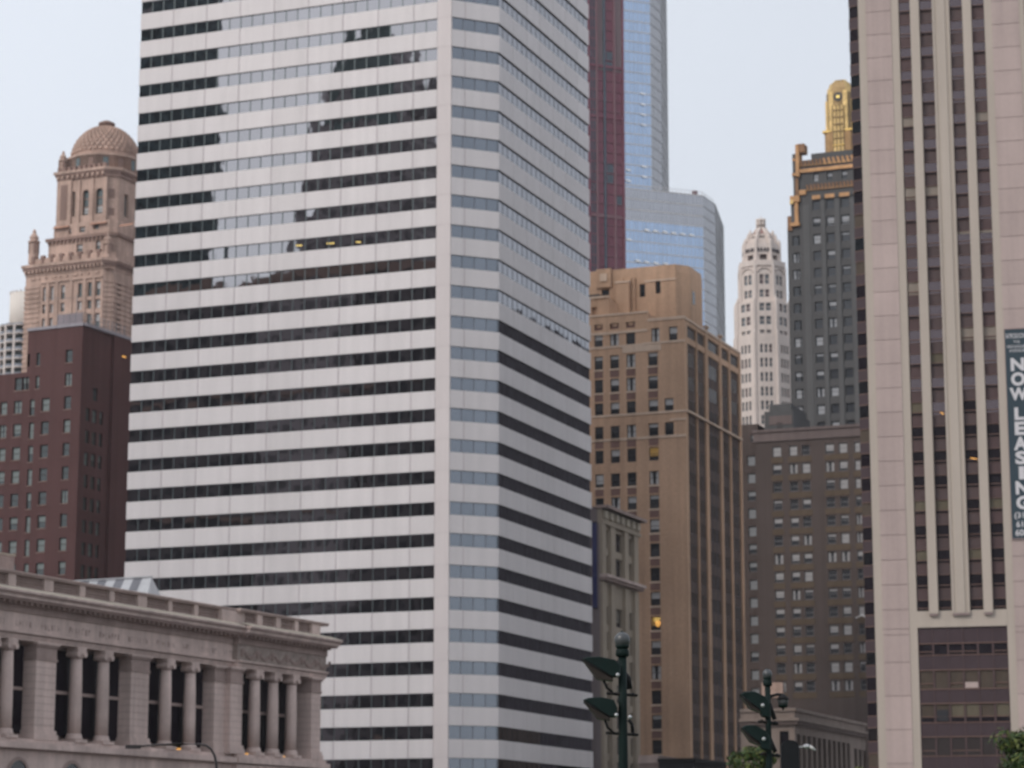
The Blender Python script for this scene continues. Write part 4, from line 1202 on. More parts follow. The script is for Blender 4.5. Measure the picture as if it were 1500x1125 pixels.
    # drum with tall arched windows
    y = 3.6; x0 = L(84.5, 290, -y)[0]; z0, z1 = L(120, 328, -y)[1], L(120, 262, -y)[1]
    rt2 = rt - 1.4
    hs = [(L(a, 295, -y)[0], L(b, 295, -y)[0], L(125, 315, -y)[1], L(125, 278, -y)[1]) for (a, b) in ((106, 110), (120.5, 130), (139.5, 150.5))]
    m = MB(); sheet(m, lambda s, z, d: (s, y + d, z), x0, rt2 - 2.2, z0, z1, hs, .8, m_terra)
    rw = [(4.2 + y, 5.8 + y, hs[0][2], hs[0][3] - .6), (8.2 + y, 9.6 + y, hs[0][2], hs[0][3] - .6)]
    sheet(m, lambda s, z, d: (rt2 - d, s, z), y + 2.2, D - y, z0, z1, rw, .8, m_terra)
    m.poly([(rt2 - 2.2, y, z0), (rt2, y + 2.2, z0), (rt2, y + 2.2, z1), (rt2 - 2.2, y, z1)], m_terra)
    shell(m, x0, rt2 - .9, y + .85, D - y, z0, z1, m_terra)
    m.box(x0 - .0, x0 + 3.6, y - .35, y + .1, z0, z1, m_terra); m.box(x0 + .9, x0 + 2.7, y - .4, y - .33, z0 + 1.2, z1 - 1, m_terrad)
    for (px) in (115.5, 135, 154.5): x = L(px, 295, -y)[0]; m.box(x - .4, x + .4, y - .3, y + .1, z0, z1 - .3, m_terra)
    for (c, d) in ((305, 300), (280, 272)):                      # little openings in the corner pier
        zz0, zz1 = L(165, c + 8, -y)[1], L(165, d + 2, -y)[1]
        a, b = (rt2 - 1.6, y + .6), (rt2 - .7, y + 1.5)
        m.poly([(a[0], a[1] - .02, zz0), (b[0], b[1] - .02, zz0), (b[0], b[1] - .02, zz1), (a[0], a[1] - .02, zz1)], m_terrad)
    m.build('drum', e)
    for h in hs:                                                # arched glazing
        m = MB(); xc = (h[0] + h[1]) / 2; r = (h[1] - h[0]) / 2; yy = y + .7
        m.poly([(h[0], yy, h[2]), (h[1], yy, h[2]), (h[1], yy, h[3]), (h[0], yy, h[3])], m_glassg)
        n = 8
        for k in range(n):                                       # spandrels of the arch
            a, b = math.pi * k / n, math.pi * (k + 1) / n
            p, q = (xc + r * math.cos(a), h[3] - r + r * math.sin(a)), (xc + r * math.cos(b), h[3] - r + r * math.sin(b))
            m.poly([(p[0], y + .05, p[1]), (q[0], y + .05, q[1]), (q[0], y + .05, h[3]), (p[0], y + .05, h[3])], m_terra)
        for t in (.33, .66): m.box(h[0], h[1], yy - .12, yy, lerp(h[2], h[3], t) - .12, lerp(h[2], h[3], t) + .12, m_terrad)
        for t in (.1, .2, .27): m.box(h[0] + .2, h[1] - .4, yy - .05, yy - .02, lerp(h[2], h[3], t), lerp(h[2], h[3], t) + .35, m_blind)
        m.build('arched_window', e)
    for h in rw:
        m = MB(); m.poly([(rt2 - .7, h[0], h[2]), (rt2 - .7, h[1], h[2]), (rt2 - .7, h[1], h[3]), (rt2 - .7, h[0], h[3])], m_glassg); m.build('arched_window', e)
    m = MB(); zt = L(120, 249, -y)[1]
    def oct_(o): return [(x0 - o, y - o), (rt2 - 2.0, y - o), (rt2 + o, y + 2.0), (rt2 + o, D - y + o), (x0 - o, D - y + o)]
    m.prism(oct_(.25), z1, lerp(z1, zt, .45), m_terrad, bottom=True); m.prism(oct_(.5), lerp(z1, zt, .45), lerp(z1, zt, .7), m_terrad, bottom=True); m.prism(oct_(.75), lerp(z1, zt, .7), zt, m_terra, bottom=True)
    x = x0
    while x < rt2 - 2: m.box(x, x + .5, y - .7, y - .2, z1 + .3, lerp(z1, zt, .45), m_terra); m.box(x, x + .8, y - .4, y + .3, zt, zt + .9, m_terrad); x += 1.25
    m.build('drum_cornice', e)
    pinnacle(92.5, 249, 221, y + .5, .75)
    # attic ring and dome on the tower's axis
    yc = D / 2; off = -yc
    xc = L(155, 228, off)[0]
    rd = (L(195.5, 228, off)[0] - L(114.5, 228, off)[0]) / 2
    za0, za1 = zt - .3, L(155, 229.5, off + rd * 1.2)[1] + 1.5
    m = MB(); ra = rd * 1.16
    m.lathe(xc, yc, [(ra, za0 - 1.5), (ra, za1 - .7), (ra * 1.05, za1 - .6), (ra * 1.05, za1 - .15), (rd, za1)], 32, m_terra)
    for k in range(16):
        a = 2 * math.pi * (k + .5) / 16; cx, cy = xc + ra * math.cos(a), yc + ra * math.sin(a)
        t = (-math.sin(a), math.cos(a))
        for s in (-1,): m.poly([(cx + t[0]*.55 + math.cos(a)*.04, cy + t[1]*.55 + math.sin(a)*.04, za0 + .8), (cx - t[0]*.55 + math.cos(a)*.04, cy - t[1]*.55 + math.sin(a)*.04, za0 + .8), (cx - t[0]*.55 + math.cos(a)*.04, cy - t[1]*.55 + math.sin(a)*.04, za1 - .9), (cx + t[0]*.55 + math.cos(a)*.04, cy + t[1]*.55 + math.sin(a)*.04, za1 - .9)], m_glassg if k % 2 else m_terrad)
    m.build('attic', e)
    ztop = L(156, 187.5, off)[1]; hd = ztop - za1
    m = MB(); prof = []
    for k in range(13):
        a = (math.pi / 2) * k / 12.6; prof.append((rd * math.cos(a), za1 + hd * math.sin(a) / math.sin(math.pi/2*12/12.6)))
    m.lathe(xc, yc, prof, 36, m_terra)
    for j in range(1, 11):                                       # tiers of raised tiles
        a = (math.pi / 2) * (j + .5) / 12.6; r = rd * math.cos(a); z = za1 + hd * math.sin(a)
        n = 36
        for k in range(n):
            an = 2 * math.pi * (k + (.5 if j % 2 else 0)) / n; s = r * math.pi / n * .62; rr = r + .05
            if math.sin(an) > .5: continue
            rr -= .02; cx, cy = xc + rr * math.cos(an), yc + rr * math.sin(an)
            m.box(cx - s, cx + s, cy - s, cy + s, z - .28, z + .3, m_terra)
    m.build('dome', e)
    m = MB(); zc = L(156, 180, off)[1]; rc = (L(167, 184, off)[0] - L(146.5, 184, off)[0]) / 2
    m.lathe(xc, yc, [(rc * .8, ztop - .4), (rc * .8, lerp(ztop, zc, .35)), (rc, lerp(ztop, zc, .5)), (rc, lerp(ztop, zc, .85)), (rc * .75, zc), (rc * .5, zc + .3)], 20, m_terrad)
    m.build('dome_cap', e)
domed_tower()

# ================================================================== ROUND BALCONY TOWER (far left)
def round_tower():
    Y = 760.0; p = at(40, 500, Y); e = empty('round_tower', (p.x, p.y, 0)); tag(e, 'pale round tower ringed with scalloped balconies at the left edge, behind red brick', 'tower')
    zr = at(20, 483, Y)[2]; zt = at(20, 432, Y)[2]
    fl = 12.4 / FPX * Y / .97; Rr = 9.2
    mb = MB(); mb.lathe(0, 0, [(7.4, 0), (7.4, zr - .5)], 32, m_glassg); mb.build('wall', e)
    mb = MB()
    for k in range(16):
        a = 2 * math.pi * k / 16 + .1; mb.tube([(8.6 * math.cos(a), 8.6 * math.sin(a), 0), (8.6 * math.cos(a), 8.6 * math.sin(a), zr)], .42, m_conc, 6)
    mb.build('columns', e)['kind'] = 'stuff'
    z = zr; n = 0
    while n < 14:
        mb = MB(); pts = []
        for k in range(96):
            a = 2 * math.pi * k / 96; r = 8.2 + 1.25 * abs(math.sin(8 * (a - .1))) ** .6; pts.append((r * math.cos(a), r * math.sin(a)))
        mb.prism(pts, z - .35, z, m_conc, bottom=True)
        for k in range(96):
            if True:
                p0, p1 = pts[k], pts[(k + 1) % 96]
                mb.poly([(p0[0], p0[1], z), (p1[0], p1[1], z), (p1[0], p1[1], z + (.75 if n else .4)), (p0[0], p0[1], z + (.75 if n else .4))], m_greyb)
        mb.build('balcony', e); z -= fl; n += 1
    mb = MB(); mb.lathe(0, 0, [(5.8, zr - 1), (5.8, zt)], 28, m_concl)
    for k in range(24):
        a = 2 * math.pi * k / 24; mb.box(5.8 * math.cos(a) - .2, 5.8 * math.cos(a) + .2, 5.8 * math.sin(a) - .2, 5.8 * math.sin(a) + .2, zt, zt + .5, m_conc)
    mb.build('core', e)
m_greyb = M('blue_grey_balcony', (0.24, 0.25, 0.28), 0.6)
m_concl = M('cream_concrete', (0.66, 0.60, 0.54), 0.9)
round_tower()

# ================================================================== WINE-RED TOWER
def wine_tower():
    B = Bld('wine_red_tower', 'wine red high-rise with grey window strips, between striped tower and blue glass tower', 'tower', 914.5, 240, 470.0, -24.0)
    e = B.e; L = B.L
    ztop = L(900, -60)[1]; W0 = L(835, 240)[0]; zs = L(890, 99)[1]
    fl = L(900, 240)[1] - L(900, 270.2)[1]; h2 = fl / 2
    mb = MB(); mb.box(W0, 0, .3, 18, 0, ztop, m_mar2); mb.build('wall', e)
    strips = [(864.5, 874.5, 'glass'), (875.5, 884.5, 'mix'), (888, 900, 'red'), (902, 912, 'mix2')]
    for (a, b, kind) in strips:
        x0, x1 = L(a, 240)[0], L(b, 240)[0]
        mb = MB()
        z = ztop - .5; i = 0
        while z > 60:
            up = z > zs
            if kind == 'glass':
                mb.poly([(x0, .1, z - h2 + .25), (x1, .1, z - h2 + .25), (x1, .1, z), (x0, .1, z)], m_glassbl); mb.box(x0, x1, .02, .2, z - h2, z - h2 + .25, m_mar2)
                mb.box((x0+x1)/2 - .08, (x0+x1)/2 + .08, .0, .1, z - h2 + .25, z, m_mar2)
            elif kind in ('mix', 'mix2') and up:
                mb.poly([(x0, .1, z - h2), (x1, .1, z - h2), (x1, .1, z), (x0, .1, z)], m_mar3)
                for q in range(1, 3): mb.box(lerp(x0, x1, q/3) - .05, lerp(x0, x1, q/3) + .05, .0, .1, z - h2, z, m_mar4)
            else:
                mb.box(x0, x1, .05, .25, z - h2 + .12, z - .1, m_mar2); mb.box(x0 + .1, x1 - .1, -.02, .1, z - h2, z - h2 + .1, m_mar4)
                if kind == 'red' and i % 11 in (9, 10) or (kind == 'mix2' and not up and i % 14 == 9): mb.poly([(x0 + .2, .04, z - h2 + .2), (x1 - .2, .04, z - h2 + .2), (x1 - .2, .04, z - .2), (x0 + .2, .04, z - .2)], m_glassbl)
            z -= h2; i += 1
        mb.build('window_strip', e)
    mb = MB()
    for px in (874.8, 886.2, 901): x = L(px, 240)[0]; mb.box(x - .22, x + .22, -.15, .2, 0, ztop, m_mar4 if px != 886.2 else m_glassbl)
    for px in (864, 913.5): x = L(px, 240)[0]; mb.box(x - .2, x + .2, -.15, .2, 0, ztop, m_mar2)
    mb.build('rib', e)
    for py in (98, 172, 317):
        mb = MB(); z = L(890, py)[1]; mb.box(W0, 0, -.12, .2, z - .25, z + .25, m_mar4 if py == 317 else m_mar2); mb.build('belt_course', e)
m_glassbl = M('slate_blue_glass', (0.065, 0.085, 0.11), 0.2, var=0.2, scale=.5, streak=0, spec=0.6)
m_mar4 = M('dusty_mauve_trim', (0.22, 0.13, 0.145), 0.7)
wine_tower()

# ================================================================== BLUE GLASS TOWER, TWO TIERS
def glass_tower():
    Y = 850.0; az = 69.0
    p = at(1030, 330, Y); O = Vector((p.x, p.y, 0)); th = R_(az - 90)
    B = Bld('glass_tower', 'pale blue mirror glass skyscraper in two tiers with rounded corners, behind the tan brick tower', 'skyscraper', 1030, 330, Y, az - 90)
    e = B.e; L = B.L
    fl = L(1028, 348)[1] - L(1028, 363.3)[1]
    def tier(xl, plan, ztop, zbot, mech, name, W):
        # plan: points from the left end of the front face round to the right
        m = MB(); m.prism([(a[0] - .0, a[1] + .8) for a in plan] + [(plan[-1][0], plan[-1][1] + 25), (plan[0][0], plan[0][1] + 25)], zbot, ztop - .8, m_core2); m.build('core', e)
        for i in range(len(plan) - 1):
            a, b = plan[i], plan[i + 1]; d = math.hypot(b[0]-a[0], b[1]-a[1]); dx, dy = (b[0]-a[0])/d, (b[1]-a[1])/d
            n = max(2, round(d / 1.6)); z = ztop; k = 0
            gl = g_blue if i == 0 else g_grey
            mb = MB()
            while z > zbot + .1 and k < 40:
                zl = max(z - fl, zbot)
                mm = gl
                if mech and k in mech and i == 0: mm = g_grey
                for q in range(n):
                    s0, s1 = d * q / n, d * (q + 1) / n
                    nx, ny = -dy, dx; o = random.gauss(0, .006)
                    mb.poly([(a[0]+dx*s0, a[1]+dy*s0, zl), (a[0]+dx*s1+nx*o, a[1]+dy*s1+ny*o, zl), (a[0]+dx*s1+nx*o, a[1]+dy*s1+ny*o, z), (a[0]+dx*s0, a[1]+dy*s0, z)], mm)
                z -= fl; k += 1
            fo = mb.build('glazing', e)
            mb = MB(); z = ztop; k = 0
            while z > zbot and k < 41:
                pbox(mb, a, dx, dy, 0, d, z - (.34 if i == 0 else .16), z, -.12, .1, m_steel if i == 0 else m_steeld); z -= fl; k += 1
            for q in range(n + 1):
                pbox(mb, a, dx, dy, d*q/n - .05, d*q/n + .05, zbot, ztop, -.06, .1, m_steelb if i == 0 else m_steeld)
            mb.build('mullions', fo)['kind'] = 'stuff'
        mb = MB(); pts = plan + [(plan[-1][0], plan[-1][1] + 25), (plan[0][0], plan[0][1] + 25)]
        mb.poly([(q[0], q[1], ztop - .3) for q in pts], m_steeld)
        mb.build('roof', e)
    def hit(px, py, a, az_):                       # point on a vertical plane through a with azimuth az_
        q = R_(az_) ; dv = Vector((math.sin(q), math.cos(q), 0)); lx, ly = dv.dot(B.ux), dv.dot(B.uy)
        d = ray(px, py); c = Vector((0, 0, CAMZ)) - B.O; c2 = (c.dot(B.ux), c.dot(B.uy)); d2 = (d.dot(B.ux), d.dot(B.uy))
        # a + s*l = c2 + t*d2
        det = lx * (-d2[1]) + d2[0] * ly
        rx, ry = c2[0] - a[0], c2[1] - a[1]
        s = (rx * (-d2[1]) + d2[0] * ry) / det
        return (a[0] + lx * s, a[1] + ly * s)
    p0 = (L(880, 330)[0], 0.0); p1 = (0.0, 0.0)
    p2 = hit(1048, 330, p1, 24); p3 = hit(1060, 340, p2, 10)
    zt = L(1030, 286)[1]
    tier(None, [p0, p1, p2, p3], zt, 0.0 + 80, (0, 1, 2), 'lower', 0)
    o2 = -5.0
    xa, xb = L(880, 150, o2)[0], L(953.5, 150, o2)[0]
    q1 = (xb, 5.0); q2 = hit(969, 150, q1, 24); q3 = hit(978, 150, q2, 10)
    tier(None, [(xa, 5.0), q1, q2, q3], L(950, -40, o2)[1], zt - 1.0, None, 'upper', 0)
    mb = MB()
    for k in range(14): x = p0[0] + (p1[0] - p0[0]) * (.45 + .55 * k / 13); mb.tube([(x, .4, zt), (x, .4, zt + 1.3)], .07, m_steel, 4)
    mb.tube([(p0[0], .4, zt + 1.3), (0, .4, zt + 1.3)], .09, m_steel, 4); mb.tube([(-.2, .4, zt + 1.3), (p2[0] - .5, p2[1], zt + 1.3)], .09, m_steel, 4)
    x = L(1020, 283)[0]; mb.box(x - .8, x + .8, .8, 2.0, zt, zt + 1.7, m_mar4)
    mb.build('roof_railing', e)
    # venting panes tipped open
    for (off, lst) in ((0.0, [(947, 337), (960, 338.5), (974, 340), (987, 341.5), (1000, 343), (1013, 344.5), (934, 382), (947, 384), (961, 385.5), (975, 386.5), (921, 351)]), (o2, [(941.5, 137.5), (941.5, 153), (942, 168), (942, 183), (943, 244), (943.5, 259), (920, 249), (920, 265)])):
        for (px, py) in lst:
            x, z = L(px, py, off); yy = -off
            mb = MB(); mb.poly([(x - .9, yy - .5, z - .2), (x + .9, yy - .5, z - .5), (x + .9, yy - .14, z + .2), (x - .9, yy - .14, z + .4)], m_steelw); mb.build('vent_pane', e)
m_core2 = M('grey_core', (0.2, 0.21, 0.22), 0.8)
m_steeld = M('grey_steel', (0.34, 0.335, 0.34), 0.5)
m_steelb = M('blue_steel', (0.42, 0.46, 0.54), 0.5)
m_steelw = M('bright_steel', (0.75, 0.75, 0.75), 0.3)
glass_tower()

# ================================================================== SLENDER CREAM TOWER
def cream_tower():
    Y = 560.0; az = 8.0
    B = Bld('cream_tower', 'slender cream terracotta tower rising to a narrow octagonal crown with a lantern', 'tower', 1119, 560, Y, az)
    e = B.e
    ax = [(px, py) for px, py in ((1113.5, 335), (1114.5, 400), (1119, 560))]
    def rad(a, b, py): return (at(b, py, Y).x - at(a, py, Y).x) / 2
    def Z(py): return at(1115, py, Y).z
    def cen(): return (0.0, 0.0)
    def octo(r, rot=0.0, n=8): return [(r * math.cos(2*math.pi*(k+.5)/n + rot), r * math.sin(2*math.pi*(k+.5)/n + rot)) for k in range(n)]
    rot = R_(8)
    c = math.cos(math.pi / 8)
    def level(r, z0, z1, wins, name, mat=m_cream, ribs=True, rows=(), depth=.35):
        """octagonal storey block; wins = window slots per face, rows = list of (z0,z1)"""
        R0 = r / c * .985; pts = octo(R0, rot); mb = MB()
        for k in range(8):
            a, b = pts[k], pts[(k + 1) % 8]; d = math.hypot(b[0]-a[0], b[1]-a[1]); dx, dy = (b[0]-a[0])/d, (b[1]-a[1])/d
            nx, ny = -dy, dx
            f = lambda s, z, dd, a=a, dx=dx, dy=dy, nx=nx, ny=ny: (a[0]+dx*s+nx*dd, a[1]+dy*s+ny*dd, z)
            holes = []
            for (za, zb) in rows:
                for q in range(wins):
                    m0 = d * (.2 + .6 * q / wins) + d * .04; m1 = d * (.2 + .6 * (q + 1) / wins) - d * .04
                    holes.append((m0, m1, za, zb))
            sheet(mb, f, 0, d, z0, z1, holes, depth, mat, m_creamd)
        mb.poly([(p[0], p[1], z1) for p in pts], mat)
        o = mb.build(name, e)
        for k in range(8):
            a, b = pts[k], pts[(k + 1) % 8]; mid = ((a[0]+b[0])/2, (a[1]+b[1])/2)
            d = math.hypot(b[0]-a[0], b[1]-a[1]); dx, dy = (b[0]-a[0])/d, (b[1]-a[1])/d; nx, ny = -dy, dx
            if (B.O + B.ux * mid[0] + B.uy * mid[1]).length > B.O.length + 1.5: continue
            for (za, zb) in rows:
                for q in range(wins):
                    m0 = d * (.2 + .6 * q / wins) + d * .04; m1 = d * (.2 + .6 * (q + 1) / wins) - d * .04
                    g = lambda s, z, dd: (a[0]+dx*s+nx*dd, a[1]+dy*s+ny*dd, z)
                    w = MB(); dd = depth - .04; zm = (za + zb) / 2
                    w.poly([g(m0, za, dd), g(m1, za, dd), g(m1, zb, dd), g(m0, zb, dd)], random.choice([m_glasscr, m_glasscr, m_glassmv]))
                    w.poly([g(m0, zm - .1, dd - .03), g(m1, zm - .1, dd - .03), g(m1, zm + .1, dd - .03), g(m0, zm + .1, dd - .03)], m_creamd)
                    w.build('window', e)
        if ribs:
            for p in pts:
                mb = MB(); mb.lathe(p[0] * .985, p[1] * .985, [(.42, z0), (.42, z1 + .3), (.08, z1 + 1.3)], 6, m_cream, smooth=False); mb.build('rib', e)
        return pts
    def rws(lst): return [(Z(b), Z(a)) for a, b in lst]
    # lower square shaft with cut corners reads as an octagon of wide and narrow faces
    level(rad(1077, 1161, 560) * .97, 0, Z(497), 3, 'lower_shaft', rows=rws([(512, 524), (532, 545), (553, 566), (574, 587), (594, 607), (615, 628), (636, 648)]))
    level(rad(1075.5, 1156, 470) * .97, Z(497), Z(449), 2, 'mid_shaft', rows=rws([(452, 463), (471, 483), (491, 498)]) and [(Z(463), Z(452)), (Z(483), Z(471)), (Z(496), Z(491))])
    level(rad(1081, 1147.5, 425) * .98, Z(449), Z(399), 2, 'upper_shaft', rows=[(Z(423), Z(409)), (Z(442), Z(431))])
    r = rad(1082, 1146, 395)
    mb = MB(); pts = octo(r / c, rot); mb.prism(pts, Z(399), Z(396), m_creamd, bottom=True); mb.prism(octo((r + .2) / c, rot), Z(396), Z(388), m_cream, bottom=True); mb.build('balcony', e)
    # blind arches under the balcony
    mb = MB(); ro = rad(1081, 1147.5, 425) * .98
    for k in range(8):
        a = 2 * math.pi * (k + 1.0) / 8 + rot; t = (-math.sin(a), math.cos(a)); cx, cy = (ro + .05) * math.cos(a), (ro + .05) * math.sin(a); w = ro * .3
        zc = Z(406); n = 8; prev = None
        for j in range(n + 1):
            an = math.pi * j / n; p = (cx + t[0] * w * math.cos(an), cy + t[1] * w * math.cos(an), zc + w * .7 * math.sin(an))
            if prev: mb.tube([prev, p], .16, m_cream, 4)
            prev = p
    mb.build('arch_moulding', e)
    level(rad(1087.5, 1139, 375), Z(388), Z(361), 1, 'belfry', rows=[(Z(387), Z(378))], depth=1.2)
    rb = rad(1087.5, 1139, 375)
    for k in range(8):
        a = 2 * math.pi * (k + 1.0) / 8 + rot; t = (-math.sin(a), math.cos(a)); mb = MB()
        for q in (-1.1, -.4, .4, 1.1):
            cx, cy = rb * math.cos(a) + t[0] * q, rb * math.sin(a) + t[1] * q
            mb.box(cx - .2, cx + .2, cy - .2, cy + .2, Z(374), Z(369), m_glassv)
        mb.build('slotted_opening', e)
    level(rad(1092.5, 1134.5, 356), Z(361), Z(353.5), 1, 'crown', rows=[], ribs=True)
    level(rad(1096.5, 1130.5, 350), Z(353.5), Z(346.5), 2, 'crown', rows=[(Z(352.5), Z(349))], ribs=True)
    mb = MB(); r0, r1 = rad(1099, 1127, 346), rad(1107, 1119, 335)
    mb.lathe(0, 0, [(r0, Z(346)), (r1, Z(335))], 8, m_conered, smooth=False, a0=rot + math.pi / 8)
    for k in range(8):
        a = 2 * math.pi * (k + .5) / 8 + rot; mb.tube([(r0 * 1.03 * math.cos(a), r0 * 1.03 * math.sin(a), Z(346)), (r1 * 1.03 * math.cos(a), r1 * 1.03 * math.sin(a), Z(335))], .28, m_cream, 5)
    mb.build('roof_cone', e)
    mb = MB(); rl = rad(1107, 1119, 328)
    for k in range(8):
        a = 2 * math.pi * (k + .5) / 8 + rot; mb.tube([(rl * math.cos(a), rl * math.sin(a), Z(336)), (rl * math.cos(a), rl * math.sin(a), Z(321))], .22, m_cream, 5)
    for (a, b) in ((337, 335), (329.5, 328), (324, 322.5)): mb.lathe(0, 0, [(rl * 1.25, Z(a)), (rl * 1.25, Z(b))], 8, m_cream, smooth=False, a0=rot)
    mb.lathe(0, 0, [(rl * .6, Z(336)), (rl * .6, Z(324))], 8, m_creamd, smooth=False, a0=rot); mb.tube([(0, 0, Z(324)), (0, 0, Z(316))], .08, m_cream, 4)
    mb.build('lantern', e)
m_glasscr = M('blue_grey_window', (0.17, 0.19, 0.205), 0.15, var=0, streak=0, fine=0, spec=0.6)
m_glassmv = M('mauve_window', (0.15, 0.12, 0.125), 0.3, var=0, streak=0, fine=0)
m_conered = M('rosy_roof_tile', (0.34, 0.22, 0.20), 0.9)
cream_tower()

# ================================================================== CHARCOAL TOWER WITH GOLD TOP
def gold_tower():
    B = Bld('gilded_tower', 'charcoal stone tower with copper-gold bands and a gilded spire, beside the pinkish tower', 'tower', 1280, 450, 480.0, 22.0)
    e = B.e; L, R = B.L, B.R
    X = lambda px, py=450: L(px, py)[0]
    xl = X(1155.8); xb = X(1172)
    z1 = L(1163, 332)[1]; zt = L(1220, 232)[1]; 
    colx = [(1163.3, 1174.7), (1194.2, 1205.4), (1214.7, 1226.2), (1236.2, 1248.4), (1258, 1270)]
    cs = [(X(a, 480), X(b, 480)) for a, b in colx]
    rows = rows_between(L, 1240, 314, 314 + 25.2 * 14, 15)
    fl = rows[0] - rows[1]; fl = (rows[0] - rows[14]) / 14; WH = fl * .56
    rects = []
    for i in range(-1, 26):
        t = rows[0] - i * fl
        if t - WH < 1: continue
        for k, (a, b) in enumerate(cs):
            if k == 0 and i < 1: continue
            rects.append((a, b, t - WH, t))
    tz = (L(1240, 275)[1], L(1240, 258.5)[1])
    for k in (1, 2, 3, 4): rects.append((cs[k][0] + .3, cs[k][1] - .2, L(1230, 262)[1], L(1230, 250.5)[1]))
    mb = MB()
    sheet(mb, fL, xl, xb, 0, z1, rects, .45, m_char); sheet(mb, fL, xb, 0, 0, zt, rects, .45, m_char)
    shell(mb, xl, 0, 0, 18, 0, z1, m_char, right=True); shell(mb, xb, 0, 0, 18, z1, zt, m_char, right=True)
    for k in range(1, 4):
        a, b = cs[k][1] + .25, cs[k + 1][0] - .25; mb.box(a, b, -.22, .1, 0, L(1230, 285)[1], m_char2)
    mb.box(cs[0][1] + .8, cs[1][0] - .6, -.1, .1, 0, L(1185, 300)[1], m_char2)
    mb.build('wall', e)
    vis = [r for r in rects]
    rec2 = sorted(vis, key=lambda r: -r[3])
    windows(e, 'L', rec2[:95], .4, picker({'dark': 4.5, 'full': 2, 'half': 1.5, 'curtain': 1.5, 'quarter': 1}, 12), m_frame, m_glassc, m_blindm, limit=95)
    windows(e, 'L', rec2[95:], .4, picker({'dark': 5, 'full': 1, 'half': 1}, 13), m_frame, m_glassc, m_blindm, limit=0)
    # gilded bands
    def zig(x0, x1, za, zb, n, mat, name):
        mb = MB(); mb.box(x0, x1, -.15, .05, za, zb, m_char); d = (x1 - x0) / n
        for k in range(n):
            a = x0 + k * d; mb.poly([(a, -.3, zb), (a + d * .55, -.45, zb), (a + d, -.3, za), (a + d * .45, -.25, za)], mat); mb.poly([(a, -.2, za), (a + d * .3, -.3, za), (a + d * .5, -.2, lerp(za, zb, .6)), (a + d * .2, -.2, lerp(za, zb, .6))], m_goldd)
        mb.build(name, e)
    zz = lambda py: L(1215, py)[1]
    zig(X(1172, 235), X(1205, 235), zz(240.5), zz(231.5), 6, m_copd, 'gilded_frieze'); zig(X(1205, 235), -1, zz(240.5), zz(231), 9, m_copper, 'gilded_frieze')
    mb = MB(); mb.box(xb, 0, -.45, .1, zz(249.5), zz(244.5), m_copper); mb.build('gilded_band', e)
    zig(X(1181, 272), -1, zz(277), zz(268), 16, m_copd, 'gilded_frieze')
    mb = MB(); mb.box(X(1190, 285), -1, -.3, .1, zz(290), zz(284.5), m_copper)
    for k in (1, 2, 3): mb.box(cs[k][1] + .25, cs[k+1][0] - .25, -.5, -.28, zz(290.2), zz(284.3), m_char)
    mb.build('gilded_band', e)
    mb = MB(); z0 = zz(231.5); mb.box(X(1187, 225), 0, .6, 16, zt, L(1215, 222.5, -.6)[1], m_char); mb.build('parapet', e)
    # gold-faced buttress at the left corner
    def but(p0, p1, py0, py1, o, mat):
        mb.box(X(p0, (py0+py1)/2), X(p1, (py0+py1)/2), o, 2.0, L(1165, py0)[1], L(1165, py1)[1], mat)
    mb = MB()
    but(1166.5, 1171.5, 260, 213.5, -.7, m_copper); but(1168, 1179, 225, 212.5, -.5, m_copd); but(1161.5, 1166.3, 262, 226, -.3, m_char); but(1161, 1167, 258, 254.5, -.5, m_copper); but(1161, 1166, 236, 233, -.4, m_copper)
    but(1163, 1171, 290, 262, -.4, m_char2); but(1166, 1170.5, 292, 262.2, -.5, m_copd); but(1158.5, 1172, 297, 288, -.8, m_copper); but(1171, 1181, 287, 280, -.4, m_copper)
    but(1159.5, 1170, 331, 297.2, -.4, m_char2); but(1165, 1170, 328, 297.4, -.55, m_copper); but(1154, 1161, 338, 316.5, -.3, m_copd); but(1159, 1172, 332, 327, -.7, m_copper); but(1158.5, 1163.5, 300, 294, -.9, m_gold)
    mb.build('buttress', e)
    # gilded spire: ribbed octagon with a rounded cap
    off = -7.0
    S = lambda px, py: L(px, py, off)
    xc = S(1226, 170)[0]; yc = 7.0 + 4.0
    r = (S(1245.5, 170)[0] - S(1206.5, 170)[0]) / 2
    zb, zs0, zs1, ztp = S(1226, 236)[1], S(1226, 190)[1], S(1226, 132)[1], L(1226, 117, -10)[1]
    mb = MB()
    def sq(rr, cf): return [(xc - rr, yc - rr*cf), (xc - rr*cf, yc - rr), (xc + rr*cf, yc - rr), (xc + rr, yc - rr*cf), (xc + rr, yc + rr*cf), (xc + rr*cf, yc + rr), (xc - rr*cf, yc + rr), (xc - rr, yc + rr*cf)]
    mb.prism(sq(r * 1.1, .8), zb, zs0, m_goldd); mb.prism(sq(r * .98, .62), zs0, zs1, m_goldp); 
    zl = zs1; 
    for (f0, f1, za, zb_) in ((.94, .90, 0, .35), (.84, .74, .35, .7), (.66, .44, .7, .96), (.44, .3, .96, 1.0)):
        n8a, n8b = sq(r * f0, .62), sq(r * f1, .62)
        for k in range(8):
            a, b, c2, d2 = n8a[k], n8a[(k+1) % 8], n8b[(k+1) % 8], n8b[k]
            mb.poly([(*a, lerp(zs1, ztp, za)), (*b, lerp(zs1, ztp, za)), (*c2, lerp(zs1, ztp, zb_)), (*d2, lerp(zs1, ztp, zb_))], m_goldp if k % 2 else m_gold)
    mb.poly([(*q, ztp) for q in sq(r * .3, .62)], m_goldd)
    mb.build('spire', e)
    mb = MB()
    for q in (-.62, -.45, .45, .62):
        mb.box(xc + r * q - .22, xc + r * q + .22, yc - r * 1.04, yc - r * .9, zs0 - 2, zs1 + .3, m_gold)
